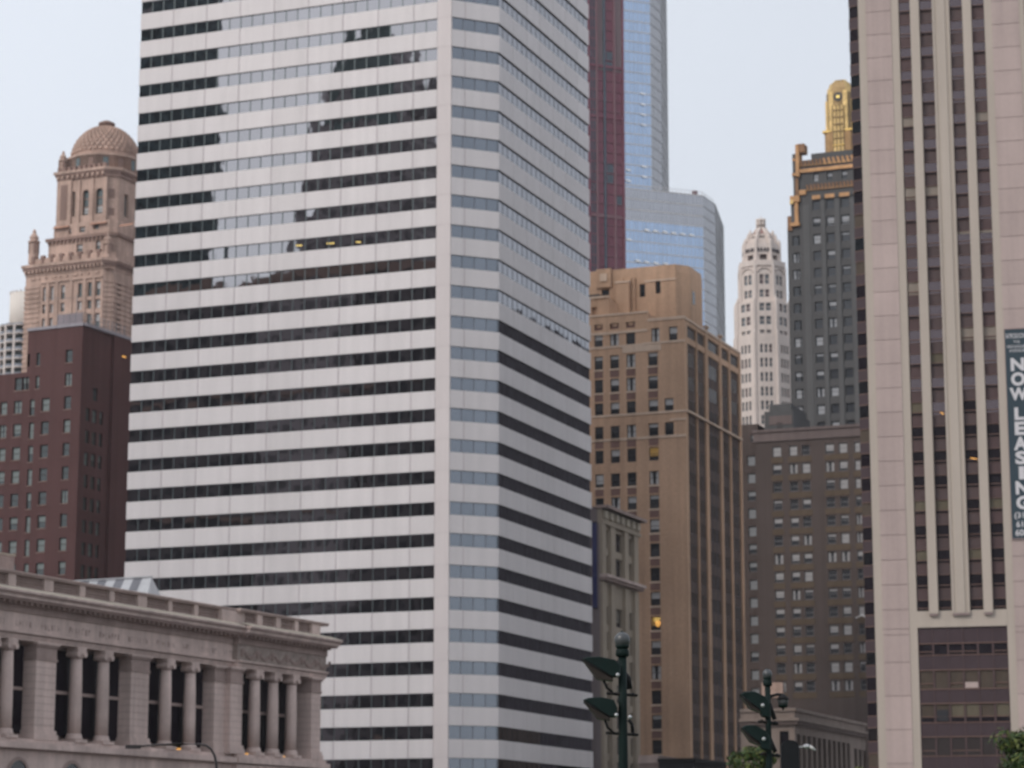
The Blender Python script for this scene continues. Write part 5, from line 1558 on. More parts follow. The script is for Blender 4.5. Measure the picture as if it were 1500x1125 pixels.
    for q in (-.97, .97): mb.box(xc + r * q - .22, xc + r * q + .22, yc - r * .7, yc + r * .5, zs0 - 4, zs1 - 1.5, m_gold)
    zq = S(1226, 152)[1]
    mb.box(xc - r * .4, xc + r * .4, yc - r * 1.12, yc - r * .95, zb + 1.0, zq, m_gold)
    z = zb + 2.0; k = 0
    while z < zq:
        mb.box(xc - r * .43, xc + r * .43, yc - r * 1.2, yc - r * .95, z, z + .2, m_goldb if k < 2 else m_goldp); z += 1.5; k += 1
    for q in (-.4, -.14, .14, .4): mb.box(xc + r * q - .09, xc + r * q + .09, yc - r * 1.18, yc - r * 1.1, zb + 1.0, zq, m_goldp)
    mb.box(xc - r * 1.2, xc - r * .6, yc - r * 1.14, yc, zs0 - .1, zs0 + .35, m_goldb); mb.box(xc + r * .5, xc + r * 1.15, yc - r * 1.14, yc, zs0 - .1, zs0 + .35, m_goldb)
    mb.build('rib', e)
    mb = MB(); zc = S(1226, 139)[1]; n = 14; yy = yc - r * 1.02
    mb.poly([(xc + .95 * math.cos(2*math.pi*k/n), yy, zc + .95 * math.sin(2*math.pi*k/n)) for k in range(n)], m_char)
    mb.poly([(xc + .42 * math.cos(2*math.pi*k/n), yy - .04, zc + .35 * math.sin(2*math.pi*k/n)) for k in range(n)], m_lampy)
    mb.build('round_window', e)
m_glassc = M('charcoal_glass', (0.035, 0.04, 0.048), 0.15, var=0, streak=0, fine=0, spec=0.6)
m_blindm = M('grey_blind', (0.40, 0.41, 0.43), 0.5, var=0.25, scale=.6)
m_copd = M('dull_copper', (0.27, 0.145, 0.075), 0.6, 0.25, 0.5, 0.1, 0.15)
m_goldb = M('bright_gold', (0.75, 0.50, 0.16), 0.3, 0.1, 0.4, 0.1, 0.1, metallic=0.5)
gold_tower()

# ================================================================== DARK BROWN BRICK BLOCK
def brown_block():
    B = Bld('brown_building', 'dark brown brick block dotted with pale blinds, below the charcoal tower', 'brick building', 1290, 800, 450.0, 21.0)
    e = B.e; L = B.L
    X = lambda px, py=760: L(px, py)[0]
    xw = X(1107.5)
    zt = L(1200, 625)[1]; zw = L(1100, 618)[1]
    cols = [(1133.5, 1146.3), (1158.3, 1170), (1176.5, 1188.5), (1211.5, 1224), (1231.5, 1243.5), (1254.5, 1262.5)]
    cs = [(X(a), X(b)) for a, b in cols]; wing = (X(1090.8), X(1103))
    rows = rows_between(L, 1216, 649.5, 649.5 + 26.72 * 13, 14); fl = (rows[0] - rows[13]) / 13; WH = fl * .56
    rects = []
    for i in range(0, 17):
        t = rows[0] - i * fl
        if i < 14: rects += [(a, b, t - WH, t) for a, b in cs]
    wr = rows_between(L, 1096, 664.5, 664.5 + 26.3 * 13, 14)
    wrects = [(*wing, t - WH, t) for t in wr] + [(X(1096.5), X(1107), L(1100, 644)[1], L(1100, 634)[1])]
    D = 22.0; x0 = X(1062)
    mb = MB()
    sheet(mb, fL, xw, 0, 0, zt, rects, .3, m_brown)
    mb.poly([(xw, 0, 0), (xw, 2.5, 0), (xw, 2.5, zt), (xw, 0, zt)], m_brown)
    sheet(mb, lambda s, z, d: (s, 2.5 + d, z), x0, xw, 0, zw, wrects, .3, m_brown)
    shell(mb, xw, 0, 0, D, 0, zt, m_brown, m_brownl, right=True); shell(mb, x0, xw, 2.5, D, 0, zw, m_brown, m_brownl)
    mb.build('wall', e)
    # olive brick panels between the windows of a column
    mb = MB()
    for i in range(14):
        t = rows[0] - i * fl
        for (a, b) in ((cs[0][0], cs[0][1]), (cs[1][0], cs[2][1]), (cs[3][0], cs[4][1]), (cs[5][0], cs[5][1])):
            mb.box(a - .3, b + .3, -.06, .05, t - fl + .25, t - WH - .2, m_brown2)
    tag(mb.build('brick_panels', e), kind='stuff')
    mb = MB(); za, zb = L(1200, 642.5)[1], L(1200, 629)[1]
    mb.box(xw - .2, .2, -.25, .1, za, zb, m_brownl); mb.box(xw - .3, .3, -.5, .15, zb, zb + .5, m_brownl); mb.build('band', e)
    mb = MB(); off = -4.0
    for (a, b, p0, p1, y) in ((1120, 1162, 626, 602, 1.2), (1127, 1159, 605, 592, 2.5)):
        mb.box(L(a, p0, -y)[0], L(b, p0, -y)[0] - .0, y, 14, zt - 1, L(1140, p1, -y)[1], m_char)
    mb.box(L(1138, 628, -1.1)[0], L(1146, 628, -1.1)[0], 1.1, 1.3, zt, L(1142, 625, -1.1)[1] + .8, m_frame)
    mb.box(L(1127, 615, -1.15)[0], L(1160, 615, -1.15)[0], 1.1, 1.3, L(1140, 622, -1.1)[1], L(1140, 609, -1.1)[1], m_brownl)
    mb.build('penthouse', e)
    pk = {'full': 2, 'half': 2, 'dark': 4, 'most': .8, 'curtain': 2.2, 'quarter': 1.5}
    windows(e, 'L', rects, .28, picker(pk, 31), m_framel, m_glassc, m_blindw, limit=84)
    windows(e, 'L', wrects, .28, picker({'full': 3, 'half': 1}, 33), m_framel, m_glassc, m_blindgy, limit=16, x0=2.5)
    mb = MB()
    a, b = X(1120, 990), X(1145, 990)
    mb.box(X(1116, 1010), X(1147, 1010), -.12, .04, L(1130, 1022)[1], L(1130, 1000)[1], m_terra); mb.build('pale_patch', e)
    if True:
        x, z = L(1266, 905); mb = MB(); mb.tube([(x - 1.5, -.3, z), (x, -1.2, z + .4), (x + 1.6, -1.5, z - .9)], .12, m_steelw, 5); mb.box(x + 1.3, x + 2.4, -1.6, -1.4, z - 3.4, z - .4, m_rust); mb.build('flag_bracket', e)
m_blindw = M('white_blind', (0.38, 0.37, 0.37), 0.5, var=0.3, scale=.35)
m_blindgy = M('blue_grey_blind', (0.26, 0.275, 0.29), 0.5, var=0.12, scale=.8)
brown_block()

# ================================================================== LOW PALE HALL AND LOW ROOF AT THE BOTTOM
m_hall = M('dusky_beige_stone', (0.27, 0.215, 0.185), 0.9, 0.12, 0.2, 0.15)
m_halld = M('dusky_brown_stone', (0.19, 0.145, 0.13), 0.9)
def low_hall():
    B = Bld('low_hall', 'low beige stone building with a plain parapet behind the second lamp post', 'building', 1164.5, 1080, 330.0, 21.5)
    e = B.e; L, R = B.L, B.R
    zt, zp, zc = L(1164, 1037)[1], L(1164, 1056)[1], L(1164, 1061)[1]
    W0 = L(1085, 1080)[0]; D = R(1268, 1090)[0]
    win = [(L(1142, 1080)[0], L(1155.5, 1080)[0], L(1150, 1130)[1], L(1150, 1071)[1]), (L(1112, 1080)[0], L(1125, 1080)[0], L(1118, 1130)[1], L(1118, 1071)[1])]
    mb = MB(); rb = []
    n = 11; y = 1.0; st = (D * .78 - 1.0) / n
    for k in range(n): rb.append((1.0 + k * st, 1.0 + (k + .68) * st, .5, zc - 1.2))
    for k in range(3): rb.append((D * .82 + k * st, D * .82 + (k + .68) * st, .5, zc - 1.8))
    sheet(mb, fL, W0, 0, 0, zt, win, .6, m_hall); sheet(mb, fR, 0, D, 0, zt, rb, .5, m_hall); shell(mb, W0, 0, 0, D, 0, zt, m_hall)
    mb.build('wall', e)
    for (a, b, c, d) in rb:
        m = MB(); m.poly([(-.45, a, c), (-.45, b, c), (-.45, b, d), (-.45, a, d)], m_glassv); m.box(-.44, -.3, a, b, (c + d) * .42, (c + d) * .42 + .9, m_halld); m.build('window', e)
    for (a, b, c, d) in win:
        m = MB(); m.poly([(a, .55, c), (b, .55, c), (b, .55, d), (a, .55, d)], m_glassb); m.build('window', e)
    mb = MB(); mb.box(W0, .5, -.5, .1, zc, zp, m_halld); mb.box(0.1, .5, .1, D + .3, zc, zp, m_halld); mb.box(W0, .8, -.8, .1, zp, zp + .35, m_hall); mb.box(.1, .8, .1, D + .4, zp, zp + .35, m_hall); mb.build('cornice', e)
    mb = MB(); mb.box(W0, .25, -.25, .6, zt - .4, zt, m_hall); mb.box(-.5, .25, .6, D + .1, zt - .4, zt, m_hall); mb.build('coping', e)
low_hall()
def low_roof():
    B = Bld('low_building', 'small flat dark-roofed building at the foot of the tan brick tower', 'building', 1016, 1115, 352.0, 21.5)
    e = B.e; L, R = B.L, B.R
    zt = L(990, 1111)[1]; xm = L(965, 1115)[0]; x0 = L(936, 1115)[0]
    mb = MB(); mb.box(xm, 0, 0, 16, 0, zt - .5, m_core); mb.box(x0, xm - .01, .1, 16, 0, L(950, 1107)[1], m_stoned); mb.build('wall', e)
    mb = MB(); mb.box(xm, .4, -.6, 16, zt - .5, zt, m_black); mb.box(x0 - .1, xm - .02, -.1, .3, L(950, 1118)[1], L(950, 1107)[1] + .05, m_stone); mb.build('roof_edge', e)
low_roof()

# ================================================================== BUILDINGS ACROSS THE STREETS, SEEN ONLY AS REFLECTIONS
def grid_material(name, wall, glass, sx, sz):
    m = M(name, wall, 0.8, 0.12, 0.1, 0.1, 0.05); t = m.node_tree; b = t.nodes['Principled BSDF']
    src = b.inputs['Base Color'].links[0].from_socket
    tcn = t.nodes.new('ShaderNodeTexCoord'); sep = t.nodes.new('ShaderNodeSeparateXYZ'); t.links.new(tcn.outputs['Object'], sep.inputs[0])
    add = t.nodes.new('ShaderNodeMath'); add.operation = 'ADD'; t.links.new(sep.outputs[0], add.inputs[0]); t.links.new(sep.outputs[1], add.inputs[1])
    def frac(s, div, thr):
        d = t.nodes.new('ShaderNodeMath'); d.operation = 'DIVIDE'; d.inputs[1].default_value = div; t.links.new(s, d.inputs[0])
        f = t.nodes.new('ShaderNodeMath'); f.operation = 'FRACT'; t.links.new(d.outputs[0], f.inputs[0])
        g = t.nodes.new('ShaderNodeMath'); g.operation = 'GREATER_THAN'; g.inputs[1].default_value = thr; t.links.new(f.outputs[0], g.inputs[0]); return g.outputs[0]
    a, c = frac(add.outputs[0], sx, .4), frac(sep.outputs[2], sz, .42)
    mu = t.nodes.new('ShaderNodeMath'); mu.operation = 'MULTIPLY'; t.links.new(a, mu.inputs[0]); t.links.new(c, mu.inputs[1])
    mx = t.nodes.new('ShaderNodeMix'); mx.data_type = 'RGBA'; t.links.new(mu.outputs[0], mx.inputs['Factor'])
    t.links.new(src, mx.inputs['A']); mx.inputs['B'].default_value = (*glass, 1)
    t.links.new(mx.outputs['Result'], b.inputs['Base Color'])
    return m
m_ref1 = grid_material('teal_black_curtain_wall', (0.075, 0.11, 0.118), (0.03, 0.042, 0.048), 3.0, 3.8)
m_ref2 = grid_material('dusky_stone_with_windows', (0.30, 0.26, 0.265), (0.12, 0.105, 0.11), 2.6, 3.6)
m_ref3 = grid_material('smoky_brick_with_windows', (0.12, 0.10, 0.105), (0.04, 0.036, 0.042), 3.4, 3.7)
m_ref4 = M('near_black_cladding', (0.030, 0.022, 0.030), 0.7)
m_reft = M('greened_copper', (0.10, 0.135, 0.13), 0.7)
def across():
    def place(name, label, cat, x, y):
        P = T.O + T.ux * x + T.uy * y
        e = empty(name, (P.x, P.y, 0), -T.th); tag(e, label, cat); return e
    # left face mirrors the far side of the avenue: local y becomes -y
    d = 190.0; X = lambda px, py=250: T.L(px, py, -d)[0]; Zt = lambda px, py: T.L(px, py, -d)[1]
    x0, x1 = X(60), T.L(317, 250, -d - 34)[0]; e = place('dark_high_rise', 'teal-black high-rise mirrored in the upper left ribbons of the striped tower', 'high-rise', x1, -d)
    mb = MB(); mb.box(x0 - x1, 0, -34, 0, 0, Zt(300, -260), m_ref1)
    mb.build('wall', e)
    mb = MB(); k = 0; z = 20.0
    while z < Zt(300, -260): mb.box(x0 - x1, .12, -.1, .35, z, z + .5, m_ref2); z += 11.4
    mb.build('ledge', e)['kind'] = 'stuff'
    d2 = 210.0; X = lambda px, py=250: T.L(px, py, -d2)[0]; Zt = lambda px, py: T.L(px, py, -d2)[1]
    xc = X(551, 150); e = place('spired_tower', 'dusky stone tower with twin spires mirrored in the middle of the striped tower', 'tower', xc, -d2)
    XB = lambda px, py=250: T.L(px, py, -d2 - 26)[0]
    a, b = X(452, 200) - xc, XB(662, 200) - xc
    mb = MB(); mb.box(a, b, -30, 0, 0, Zt(550, 196), m_ref2); mb.box(X(459, 180) - xc, b - 1, -29, -.5, Zt(550, 196), Zt(550, 172), m_ref2); mb.box(X(431, 320) - xc, a, -28, -1, 0, Zt(440, 305), m_ref2)
    mb.build('wall', e)
    mb = MB(); za = Zt(550, 172); zb = T.L(550, 60, -d2 - 14)[1]; ZS = lambda py: T.L(550, py, -d2 - 14)[1]; XS = lambda px: T.L(px, 60, -d2 - 14)[0]
    p, q = X(466, 150) - xc, b - 2.0; r, s = XS(512) - xc, XS(584) - xc
    lo = [(p, -1), (q, -1), (q, -28), (p, -28)]; hi = [(r, -10), (s, -10), (s, -19), (r, -19)]
    for i in range(4):
        j = (i + 1) % 4; mb.poly([(*lo[i], za), (*lo[j], za), (*hi[j], zb), (*hi[i], zb)], m_ref2 if i else m_reft)
    mb.poly([(*v, zb) for v in hi], m_reft); mb.build('roof', e)
    for px in (537, 560):
        mb = MB(); x = XS(px) - xc; w = 1.6 if px == 537 else 3.2; mb.lathe(x, -14, [(w, zb - 1), (w * .95, ZS(44)), (w * .5, ZS(36)), (.1, ZS(24))], 8, m_reft, smooth=False); mb.build('spire', e)
    for px in (474, 500, 600, 632):
        mb = MB(); x = X(px, 150) - xc; mb.lathe(x, -3, [(1.5, za - 1), (1.5, za + 6), (.1, za + 12)], 6, m_ref2, smooth=False); mb.build('turret', e)
    d3 = 150.0; X = lambda px, py=250: T.L(px, py, -d3)[0]; Zt = lambda px, py: T.L(px, py, -d3)[1]
    for (name, lab, pa, pb, py, mat) in (('office_block', 'smoky brick office block mirrored across the lower left ribbons of the striped tower', 150, 377, 424, m_ref3),
                                     ('stone_block', 'grey stone block mirrored across the lower middle ribbons of the striped tower', 378, 520, 398, m_ref2),
                                     ('corner_block', 'smoky corner block mirrored in the ribbons next to the pale corner column', 521, 720, 380, m_ref3)):
        xa, xb = X(pa, 450), X(pb, 450); e = place(name, lab, 'building', xa, -d3); zt = Zt((pa + pb) / 2, py)
        mb = MB(); mb.box(0, xb - xa - .5, -28, 0, 0, zt, mat); mb.build('wall', e)
        mb = MB(); mb.box(-.3, xb - xa - .2, -.1, .8, zt - 1.6, zt + .6, m_terrad); mb.build('cornice', e)
        mb = MB()
        for k in range(1, 5): mb.box(0, xb - xa - .5, .02, .4, zt * k / 5 - .35, zt * k / 5 + .35, m_terrad)
        mb.build('string_course', e)['kind'] = 'stuff'
    # right face mirrors a black slab to the north-east
    d4 = 120.0; o = T.cx - d4
    Y = lambda px, py=480: T.R(px, py, off=o)[0]
    ya, yb = Y(726), Y(880); zt = T.R(800, 474, off=o)[1]
    e = place('black_slab', 'near-black slab block mirrored in the lower ribbons of the shaded right face of the striped tower', 'office block', T.cx + d4, ya)
    mb = MB(); mb.box(0, 30, -45, yb - ya + 120, 0, zt - 1.2, m_ref4); mb.box(1, 29, (yb - ya) * .35, yb - ya + 119, zt - 1.2, zt, m_ref4); mb.build('wall', e)
    rnd = random.Random(2); mb = MB(); y = -30.0
    while y < yb - ya + 60: h = rnd.uniform(.2, .9); wd = rnd.uniform(2, 9); mb.box(2, 20, y, y + wd, zt - 1.2, zt - .2 + h * .6, m_ref4); y += wd + rnd.uniform(0, 8)
    mb.build('roof_plant', e)
across()

# ================================================================== STREET FURNITURE
class Flat:
    """a spot on the ground seen at pixel column px; local x to the right, y away, z up"""
    def __init__(self, name, label, cat, px, py, Y, group=None):
        p = at(px, py, Y); self.Y = Y; self.x = p.x
        self.e = empty(name, (p.x, Y, 0)); tag(self.e, label, cat, group)
    def p(self, px, py, dy=0.0):
        q = at(px, py, self.Y + dy); return (q.x - self.x, q.z)
def flood_lamp(px, py, Y, label, pole, globe, floods, arms, knobs, hang=None, rear=()):
    F = Flat('lamp_post', label, 'lamp post', px, py, Y, 'green lamp posts with floodlights'); e = F.e
    P = F.p; gx, gz = P(*globe[:2]); s = Y / FPX / .98
    mb = MB(); pr = pole * s / 2
    mb.lathe(gx, 0, [(pr * 2.2, 0), (pr * 2.2, .5), (pr * 1.5, .8), (pr * 1.25, 1.2), (pr, gz - 1.6), (pr * .95, gz - globe[2] * s * 1.6)], 16, m_green)
    zc = gz - globe[2] * s * 1.25
    mb.lathe(gx, 0, [(pr * 1.2, zc - .16), (pr * 1.55, zc - .12), (pr * 1.5, zc), (pr * 1.2, zc + .03)], 16, m_green)
    mb.build('pole', e)
    r = globe[2] * s
    def acorn(x, z, r, up=True, y=0.0):
        m = MB(); pf = []
        for k in range(13):
            a = -math.pi / 2 + math.pi * k / 12; pf.append((max(.02, r * math.cos(a) * (1.0 if a > 0 else .97)), z + r * (1.05 if a > 0 else 1.0) * math.sin(a)))
        m.lathe(x, y, pf, 20, m_globe); g = m.build('globe', e)
        m = MB(); m.lathe(x, y, [(r * .62, z - r * 1.15), (r * .82, z - r * .86), (r * .9, z - r * .62)], 16, m_green); m.build('globe_cup', g)
        if up: 
            m = MB(); m.lathe(x, y, [(r * .3, z + r), (r * .2, z + r * 1.12), (.01, z + r * 1.2)], 10, m_green); m.build('finial', g)
    acorn(gx, gz, r)
    for fl, lens, yk in floods:
        pts = [P(a, b) for a, b in fl]; m = MB(); hw = 14 * s
        n = len(pts); cx_ = sum(p[0] for p in pts) / n; cz_ = sum(p[1] for p in pts) / n
        sm = [(cx_ + (p[0]-cx_) * .93, cz_ + (p[1]-cz_) * .93) for p in pts]
        y0 = -.06
        for i in range(n):
            j = (i + 1) % n
            m.poly([(pts[i][0], y0 - hw * .8, pts[i][1]), (pts[j][0], y0 - hw * .8, pts[j][1]), (pts[j][0], y0 + hw * .8, pts[j][1]), (pts[i][0], y0 + hw * .8, pts[i][1])], m_green, smooth=False)
            for sg in (-1, 1): m.poly([(pts[i][0], y0 + sg * hw * .8, pts[i][1]), (pts[j][0], y0 + sg * hw * .8, pts[j][1]), (sm[j][0], y0 + sg * hw, sm[j][1]), (sm[i][0], y0 + sg * hw, sm[i][1])], m_green)
        for sg in (-1, 1): m.poly([(q[0], y0 + sg * hw, q[1]) for q in sm], m_green)
        f = m.build('floodlight', e)
        # the lamp's glazed front, facing down to the left, a little narrower than the housing
        m = MB(); hz_ = hw * .86; q = [P(*v) for v in lens]; nq = len(q)
        for sg in (-1, 1): m.poly([(v[0], y0 + sg * hz_, v[1]) for v in q], m_lens)
        for i in range(nq):
            u, v = q[i], q[(i + 1) % nq]; m.poly([(u[0], y0 - hz_, u[1]), (v[0], y0 - hz_, v[1]), (v[0], y0 + hz_, v[1]), (u[0], y0 + hz_, u[1])], m_lens)
        m.build('lens', f)
        m = MB(); u, v = q[0], q[1]; m.tube([(u[0], y0 - hw * .95, u[1]), (v[0], y0 - hw * .95, v[1])], 1.1 * s, m_black, 6); m.tube([(u[0], y0 + hw * .95, u[1]), (v[0], y0 + hw * .95, v[1])], 1.1 * s, m_black, 6); m.build('rim', f)
        if yk:
            for sg in (-.5, .5):
                m = MB(); m.tube([(*P(*yk[0]), )[:1] + (y0 + sg * hw,) + (P(*yk[0])[1],)] + [(P(*q)[0], y0 + sg * hw * .7, P(*q)[1]) for q in yk[1:]], 1.6 * s, m_black, 6); m.build('yoke', f)
    for (a, b, yy) in arms:
        x0, z0 = P(a, yy); x1, z1 = P(b, yy + 2.5); m = MB(); m.tube([(x0, -.12, z0), (x1, .1, z1)], 1.7 * s, m_black, 8); m.tube([(x0, .14, z0), (x1, .3, z1)], 1.7 * s, m_black, 8)
        for t in (.15, .4, .6, .85): m.lathe(lerp(x0, x1, t), lerp(-.12, .1, t), [(2.2 * s, lerp(z0, z1, t) - 2.4 * s), (2.4 * s, lerp(z0, z1, t) + 2.0 * s), (1.2 * s, lerp(z0, z1, t) + 3.2 * s)], 8, m_lens if t < .5 else m_black)
        m.build('cross_arm', e)
    for (a, b) in knobs:
        x, z = P(a, b); m = MB(); rr = 3.0 * s; y = -.06 - 14 * s
        m.lathe(x, y - rr * .2, [(max(.01, rr * math.cos(-math.pi/2 + math.pi*k/8)), z + rr * math.sin(-math.pi/2 + math.pi*k/8)) for k in range(9)], 12, m_knob); m.build('knob', e)
    for lst, wd in rear:
        m = MB(); m.tube([(P(*q)[0], .38, P(*q)[1]) for q in lst], wd * s, m_black, 8); m.build('rear_floodlight', e)
    if hang:
        m = MB(); m.tube([(P(*q)[0], .1, P(*q)[1]) for q in hang[:-1]], 2.2 * s, m_black, 8); m.build('arm', e)
        x, z = P(*hang[-1]); acorn(x, z, 8 * s, False, .1)
        m = MB(); m.lathe(x, .1, [(8.4 * s, z + 1.5 * s), (7.6 * s, z + 5.5 * s), (4 * s, z + 9 * s), (1.5 * s, z + 10.5 * s)], 16, m_black); m.lathe(x, .1, [(.01, z - 13 * s), (2.4 * s, z - 9 * s), (4 * s, z - 6.5 * s)], 10, m_black); m.build('lamp_hood', e)
flood_lamp(911, 1000, 60.0, 'taller green lamp post with smoked globe and two floodlights by the striped tower', 12.5, (911.5, 938, 11.5),
    [([(853, 966), (860, 963.5), (878, 963), (900, 967.5), (909, 977), (909, 991), (897, 992.5)], [(854, 968.5), (897, 993), (897.5, 998.5), (874, 995.5)], [(884, 997), (889, 1008), (897, 1014)]),
     ([(854, 1026), (862, 1023), (880, 1022), (899, 1026), (904, 1038), (902, 1051), (893, 1050.5)], [(855, 1028.5), (893, 1051), (893, 1056), (875, 1053.5)], [(886, 1055), (890, 1066), (898, 1073)])],
    [(889, 934, 1015.5), (888, 935, 1073.5)], [(904, 990), (902, 1048.5), (922, 1051.5)],
    rear=[([(915, 985), (921, 992), (923, 1008)], 4.5), ([(922, 1053), (927, 1060), (928, 1072)], 2.5)])
flood_lamp(1125, 1050, 72.0, 'shorter green lamp post with a side globe, near the leafy tree', 8.5, (1124, 988, 7.2),
    [([(1083, 1018), (1089, 1014), (1104, 1013.5), (1120, 1021.5), (1127, 1031), (1126, 1052), (1116, 1050), (1111, 1039)], [(1084, 1020.5), (1111, 1039.5), (1113, 1044), (1098, 1038.5)], None),
     ([(1085, 1067), (1091, 1063), (1104, 1062.5), (1120, 1071), (1127, 1081), (1126, 1100), (1116, 1098), (1111, 1088)], [(1086, 1069.5), (1111, 1088.5), (1113, 1093), (1098, 1087)], None)],
    [(1111, 1140, 1057), (1114, 1143, 1104.5)], [(1115.5, 1034.5), (1117, 1083.5)],
    hang=[(1125, 1024), (1131, 1019), (1139, 1017), (1147, 1017.5), (1147.5, 1027)],
    rear=[([(1129, 1030), (1133, 1042), (1137, 1053)], 3.2), ([(1129, 1080), (1134, 1092), (1138, 1101)], 3.2)])
def mast_arm():
    F = Flat('street_lamp', 'thin dark curved mast-arm street lamp in front of the stone hall columns', 'street lamp', 317.5, 1125, 92.0); P = F.p
    pts = [(318.5, 1165), (318, 1140), (317, 1120), (314.5, 1107), (309, 1097), (302, 1092), (292, 1090), (265, 1090), (236, 1090.8), (205, 1093)]
    mb = MB(); mb.tube([(0.02, 0, 0), (0.01, 0, P(318, 1170)[1])], .085, m_blk2, 10, r1=.06); mb.tube([(P(*q)[0], 0, P(*q)[1]) for q in pts], .055, m_blk2, 8, r1=.035); mb.build('mast', F.e)
    mb = MB(); x0, z0 = P(206, 1092.5); x1, z1 = P(184, 1094)
    mb.prism([(x1, -.05), (x1 + .1, -.14), (x0, -.1), (x0, .1), (x1 + .1, .14), (x1, .05)], z1 - .07, z0 + .03, m_blk2, bottom=True); mb.build('lamp_head', F.e)
m_blk2 = M('dark_bronze_paint', (0.035, 0.028, 0.03), 0.5, var=0.1, scale=3, streak=0)
mast_arm()
def signal_head():
    F = Flat('traffic_signal', 'dark round-topped signal head seen from behind, right of the second lamp post', 'traffic signal', 1157, 1100, 66.0); P = F.p
    mb = MB(); xa, za = P(1144.5, 1112); xb, zb = P(1170.5, 1084); h = zb; w = (xb - xa) / 2; xc = (xa + xb) / 2
    z0 = h - 1.25; r = w * .85; prof = []
    for k in range(7): a = math.pi / 2 * k / 6; prof.append((xc + w - r + r * math.cos(a), h - r + r * math.sin(a)))
    for k in range(7): a = math.pi / 2 + math.pi / 2 * k / 6; prof.append((xc - w + r + r * math.cos(a), h - r + r * math.sin(a)))
    prof += [(xc - w, z0), (xc + w, z0)]
    n = len(prof)
    for y in (0.0, .16): mb.poly([(p[0], y, p[1]) for p in prof], m_sig)
    for i in range(n):
        p, q = prof[i], prof[(i + 1) % n]; mb.poly([(p[0], 0, p[1]), (q[0], 0, q[1]), (q[0], .16, q[1]), (p[0], .16, p[1])], m_sig)
    mb.build('housing', F.e)
    for k in range(3):
        m = MB(); z = h - .28 - k * .38; pts = []
        m.tube([(xc, .16, z), (xc, .36, z - .03)], .13, m_black, 14); m.build('visor', F.e)
    mb = MB(); mb.tube([(xc, .08, 0), (xc, .08, z0)], .06, m_black, 10); mb.box(xc - .12, xc + .12, 0, .2, z0 - .06, z0, m_black); mb.build('pole', F.e)
m_sig = M('blackish_green_housing', (0.012, 0.013, 0.015), 0.6, var=0.2, scale=3, streak=0, spec=0.15)
signal_head()
def cobra():
    F = Flat('street_lamp', 'small pale street lamp head reaching out right of the dark signal head', 'street lamp', 1160, 1095, 96.0); P = F.p
    mb = MB(); zt = P(1160, 1100)[1]; mb.tube([(0, 0, 0), (0, 0, zt)], .07, m_steeld, 10)
    mb.tube([(0, 0, zt), (P(1164, 1096)[0], 0, P(1164, 1096)[1]), (P(1170, 1094.5)[0], 0, P(1170, 1094.5)[1]), (P(1178, 1094)[0], 0, P(1178, 1094)[1])], .035, m_steeld, 8); mb.build('mast', F.e)
    mb = MB(); x0, z0 = P(1176, 1094); x1, z1 = P(1186, 1093.5); x2, z2 = P(1195, 1099)
    for (a, za, ra, b, zb_, rb) in ((x0, z0, .04, (x0+x1)/2, z0 + .02, .1), ((x0+x1)/2, z0 + .02, .1, x1, z1, .075), (x1, z1, .075, x2, z2, .03)): mb.tube([(a, 0, za), (b, 0, zb_)], ra, m_knob if b <= x1 else m_steel, 10, r1=rb)  # pale head stands for the bright highlight on the lamp arm
    mb.build('lamp_head', F.e)
cobra()

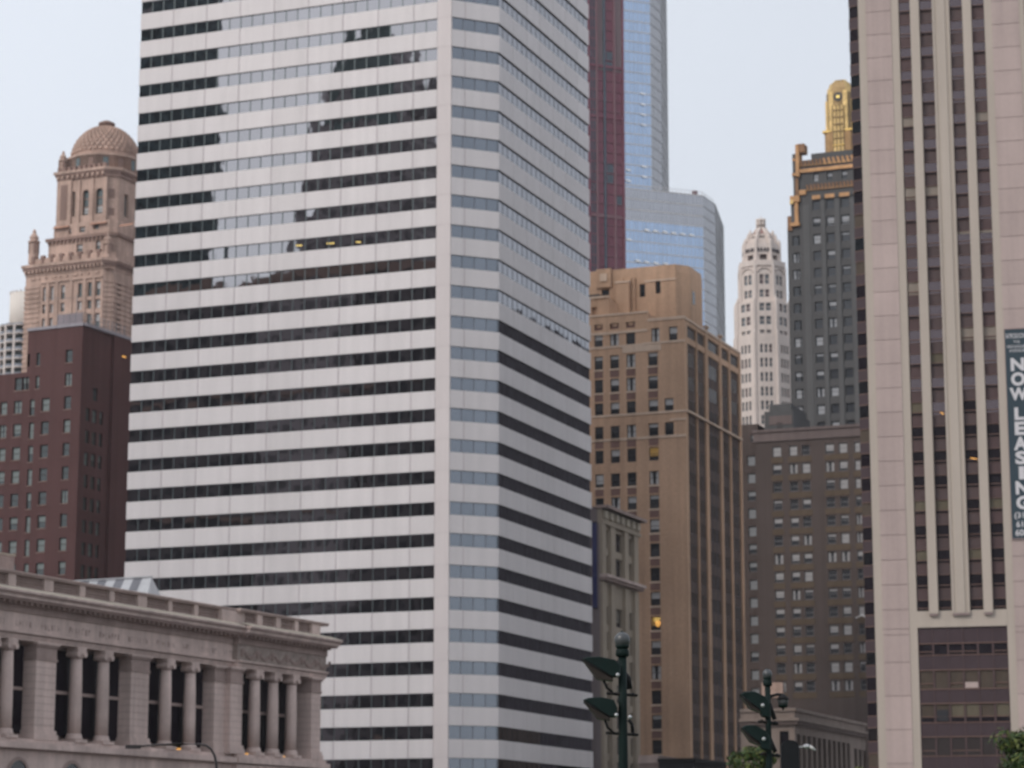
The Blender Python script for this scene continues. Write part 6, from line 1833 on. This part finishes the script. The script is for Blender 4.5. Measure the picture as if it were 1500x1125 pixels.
# ================================================================== TREES
m_leaf = M('leaf_green', (0.034, 0.062, 0.014), 0.6, var=0, streak=0, fine=0, island=0.45)
m_leafy = M('yellow_green_leaf', (0.085, 0.10, 0.022), 0.6, var=0, streak=0, fine=0, island=0.4)
m_bark = M('grey_brown_bark', (0.06, 0.045, 0.035), 0.95)
def tree(px, py_top, Y, label, rx, seed, yellow=0.25, n=5200):
    rnd = random.Random(seed); p = at(px, py_top, Y); H = p.z
    e = empty('tree', (p.x, Y, 0)); tag(e, label, 'tree')
    mb = MB(); limbs = []
    mb.tube([(0, 0, 0), (.05, .02, H * .25), (.0, .05, H * .5), (.1, 0, H * .8)], .17, m_bark, 8, r1=.04)
    for k in range(8):
        a = rnd.uniform(0, 6.28); z0 = H * rnd.uniform(.3, .6); r = rx * rnd.uniform(.5, .85); z1 = z0 + H * rnd.uniform(.12, .3)
        mb.tube([(0, 0, z0), (r * .5 * math.cos(a), r * .5 * math.sin(a), lerp(z0, z1, .6)), (r * math.cos(a), r * math.sin(a), z1)], .07, m_bark, 6, r1=.02); limbs.append((r * math.cos(a), r * math.sin(a), z1))
    mb.build('trunk', e)
    cl = []
    for k in range(46):
        a = rnd.uniform(0, 6.28); t = rnd.random(); z = H * lerp(.36, .93, t); rr = rx * math.sqrt(max(.05, 1 - ((t - .35) / .72) ** 2)) * math.sqrt(rnd.random())
        cl.append((rr * math.cos(a), rr * math.sin(a), z, rnd.uniform(.35, .75) * rx * .5))
    cl.append((0, 0, H * .93, rx * .28))
    mb = MB()
    for i in range(n):
        c = rnd.choice(cl); v = Vector((rnd.gauss(0, 1), rnd.gauss(0, 1), rnd.gauss(0, 1))).normalized() * c[3] * rnd.uniform(.55, 1.05)
        q = Vector(c[:3]) + Vector((v.x, v.y, v.z * .75)); s = rnd.uniform(.06, .125)
        if q.z > H: q.z = H - rnd.random() * .3
        nrm = (v.normalized() + Vector((rnd.gauss(0, .5), rnd.gauss(0, .5), rnd.gauss(.4, .4)))).normalized(); u = nrm.orthogonal().normalized(); w_ = nrm.cross(u); an = rnd.uniform(0, 6.28)
        u, w_ = u * math.cos(an) + w_ * math.sin(an), w_ * math.cos(an) - u * math.sin(an)
        mat = m_leafy if rnd.random() < yellow * (1.6 if q.z > H * .8 else .7) else m_leaf
        mb.poly([q - u * s * 1.3, q + w_ * s * .6 - u * s * .2, q + u * s * 1.3, q - w_ * s * .6 - u * s * .2], mat)
    mb.build('crown', e)
tree(1100, 1084, 108.0, 'green leafy tree top behind the second lamp post', 1.35, 3, .3)
tree(1497, 1062, 104.0, 'large leafy tree top at the lower right, before the pinkish tower', 2.0, 9, .3, 6500)
tree(1260, 1115, 118.0, 'tiny yellowish tree tip peeping up at the foot of the low beige hall', 1.1, 5, .6, 3500)

# ================================================================== THIN HAZE
def haze():
    m = bpy.data.materials.new('thin_haze'); m.use_nodes = True; t = m.node_tree; t.nodes.clear()
    o = t.nodes.new('ShaderNodeOutputMaterial'); v = t.nodes.new('ShaderNodeVolumePrincipled')
    v.inputs['Color'].default_value = (0.92, 0.92, 0.96, 1); v.inputs['Density'].default_value = 0.00008; v.inputs['Anisotropy'].default_value = 0.2
    t.links.new(v.outputs[0], o.inputs['Volume'])
    mb = MB(); mb.box(-1520, 1520, -620, 2020, -1.0, 330.0, m)
    tag(mb.build('haze'), kind='stuff')
haze()
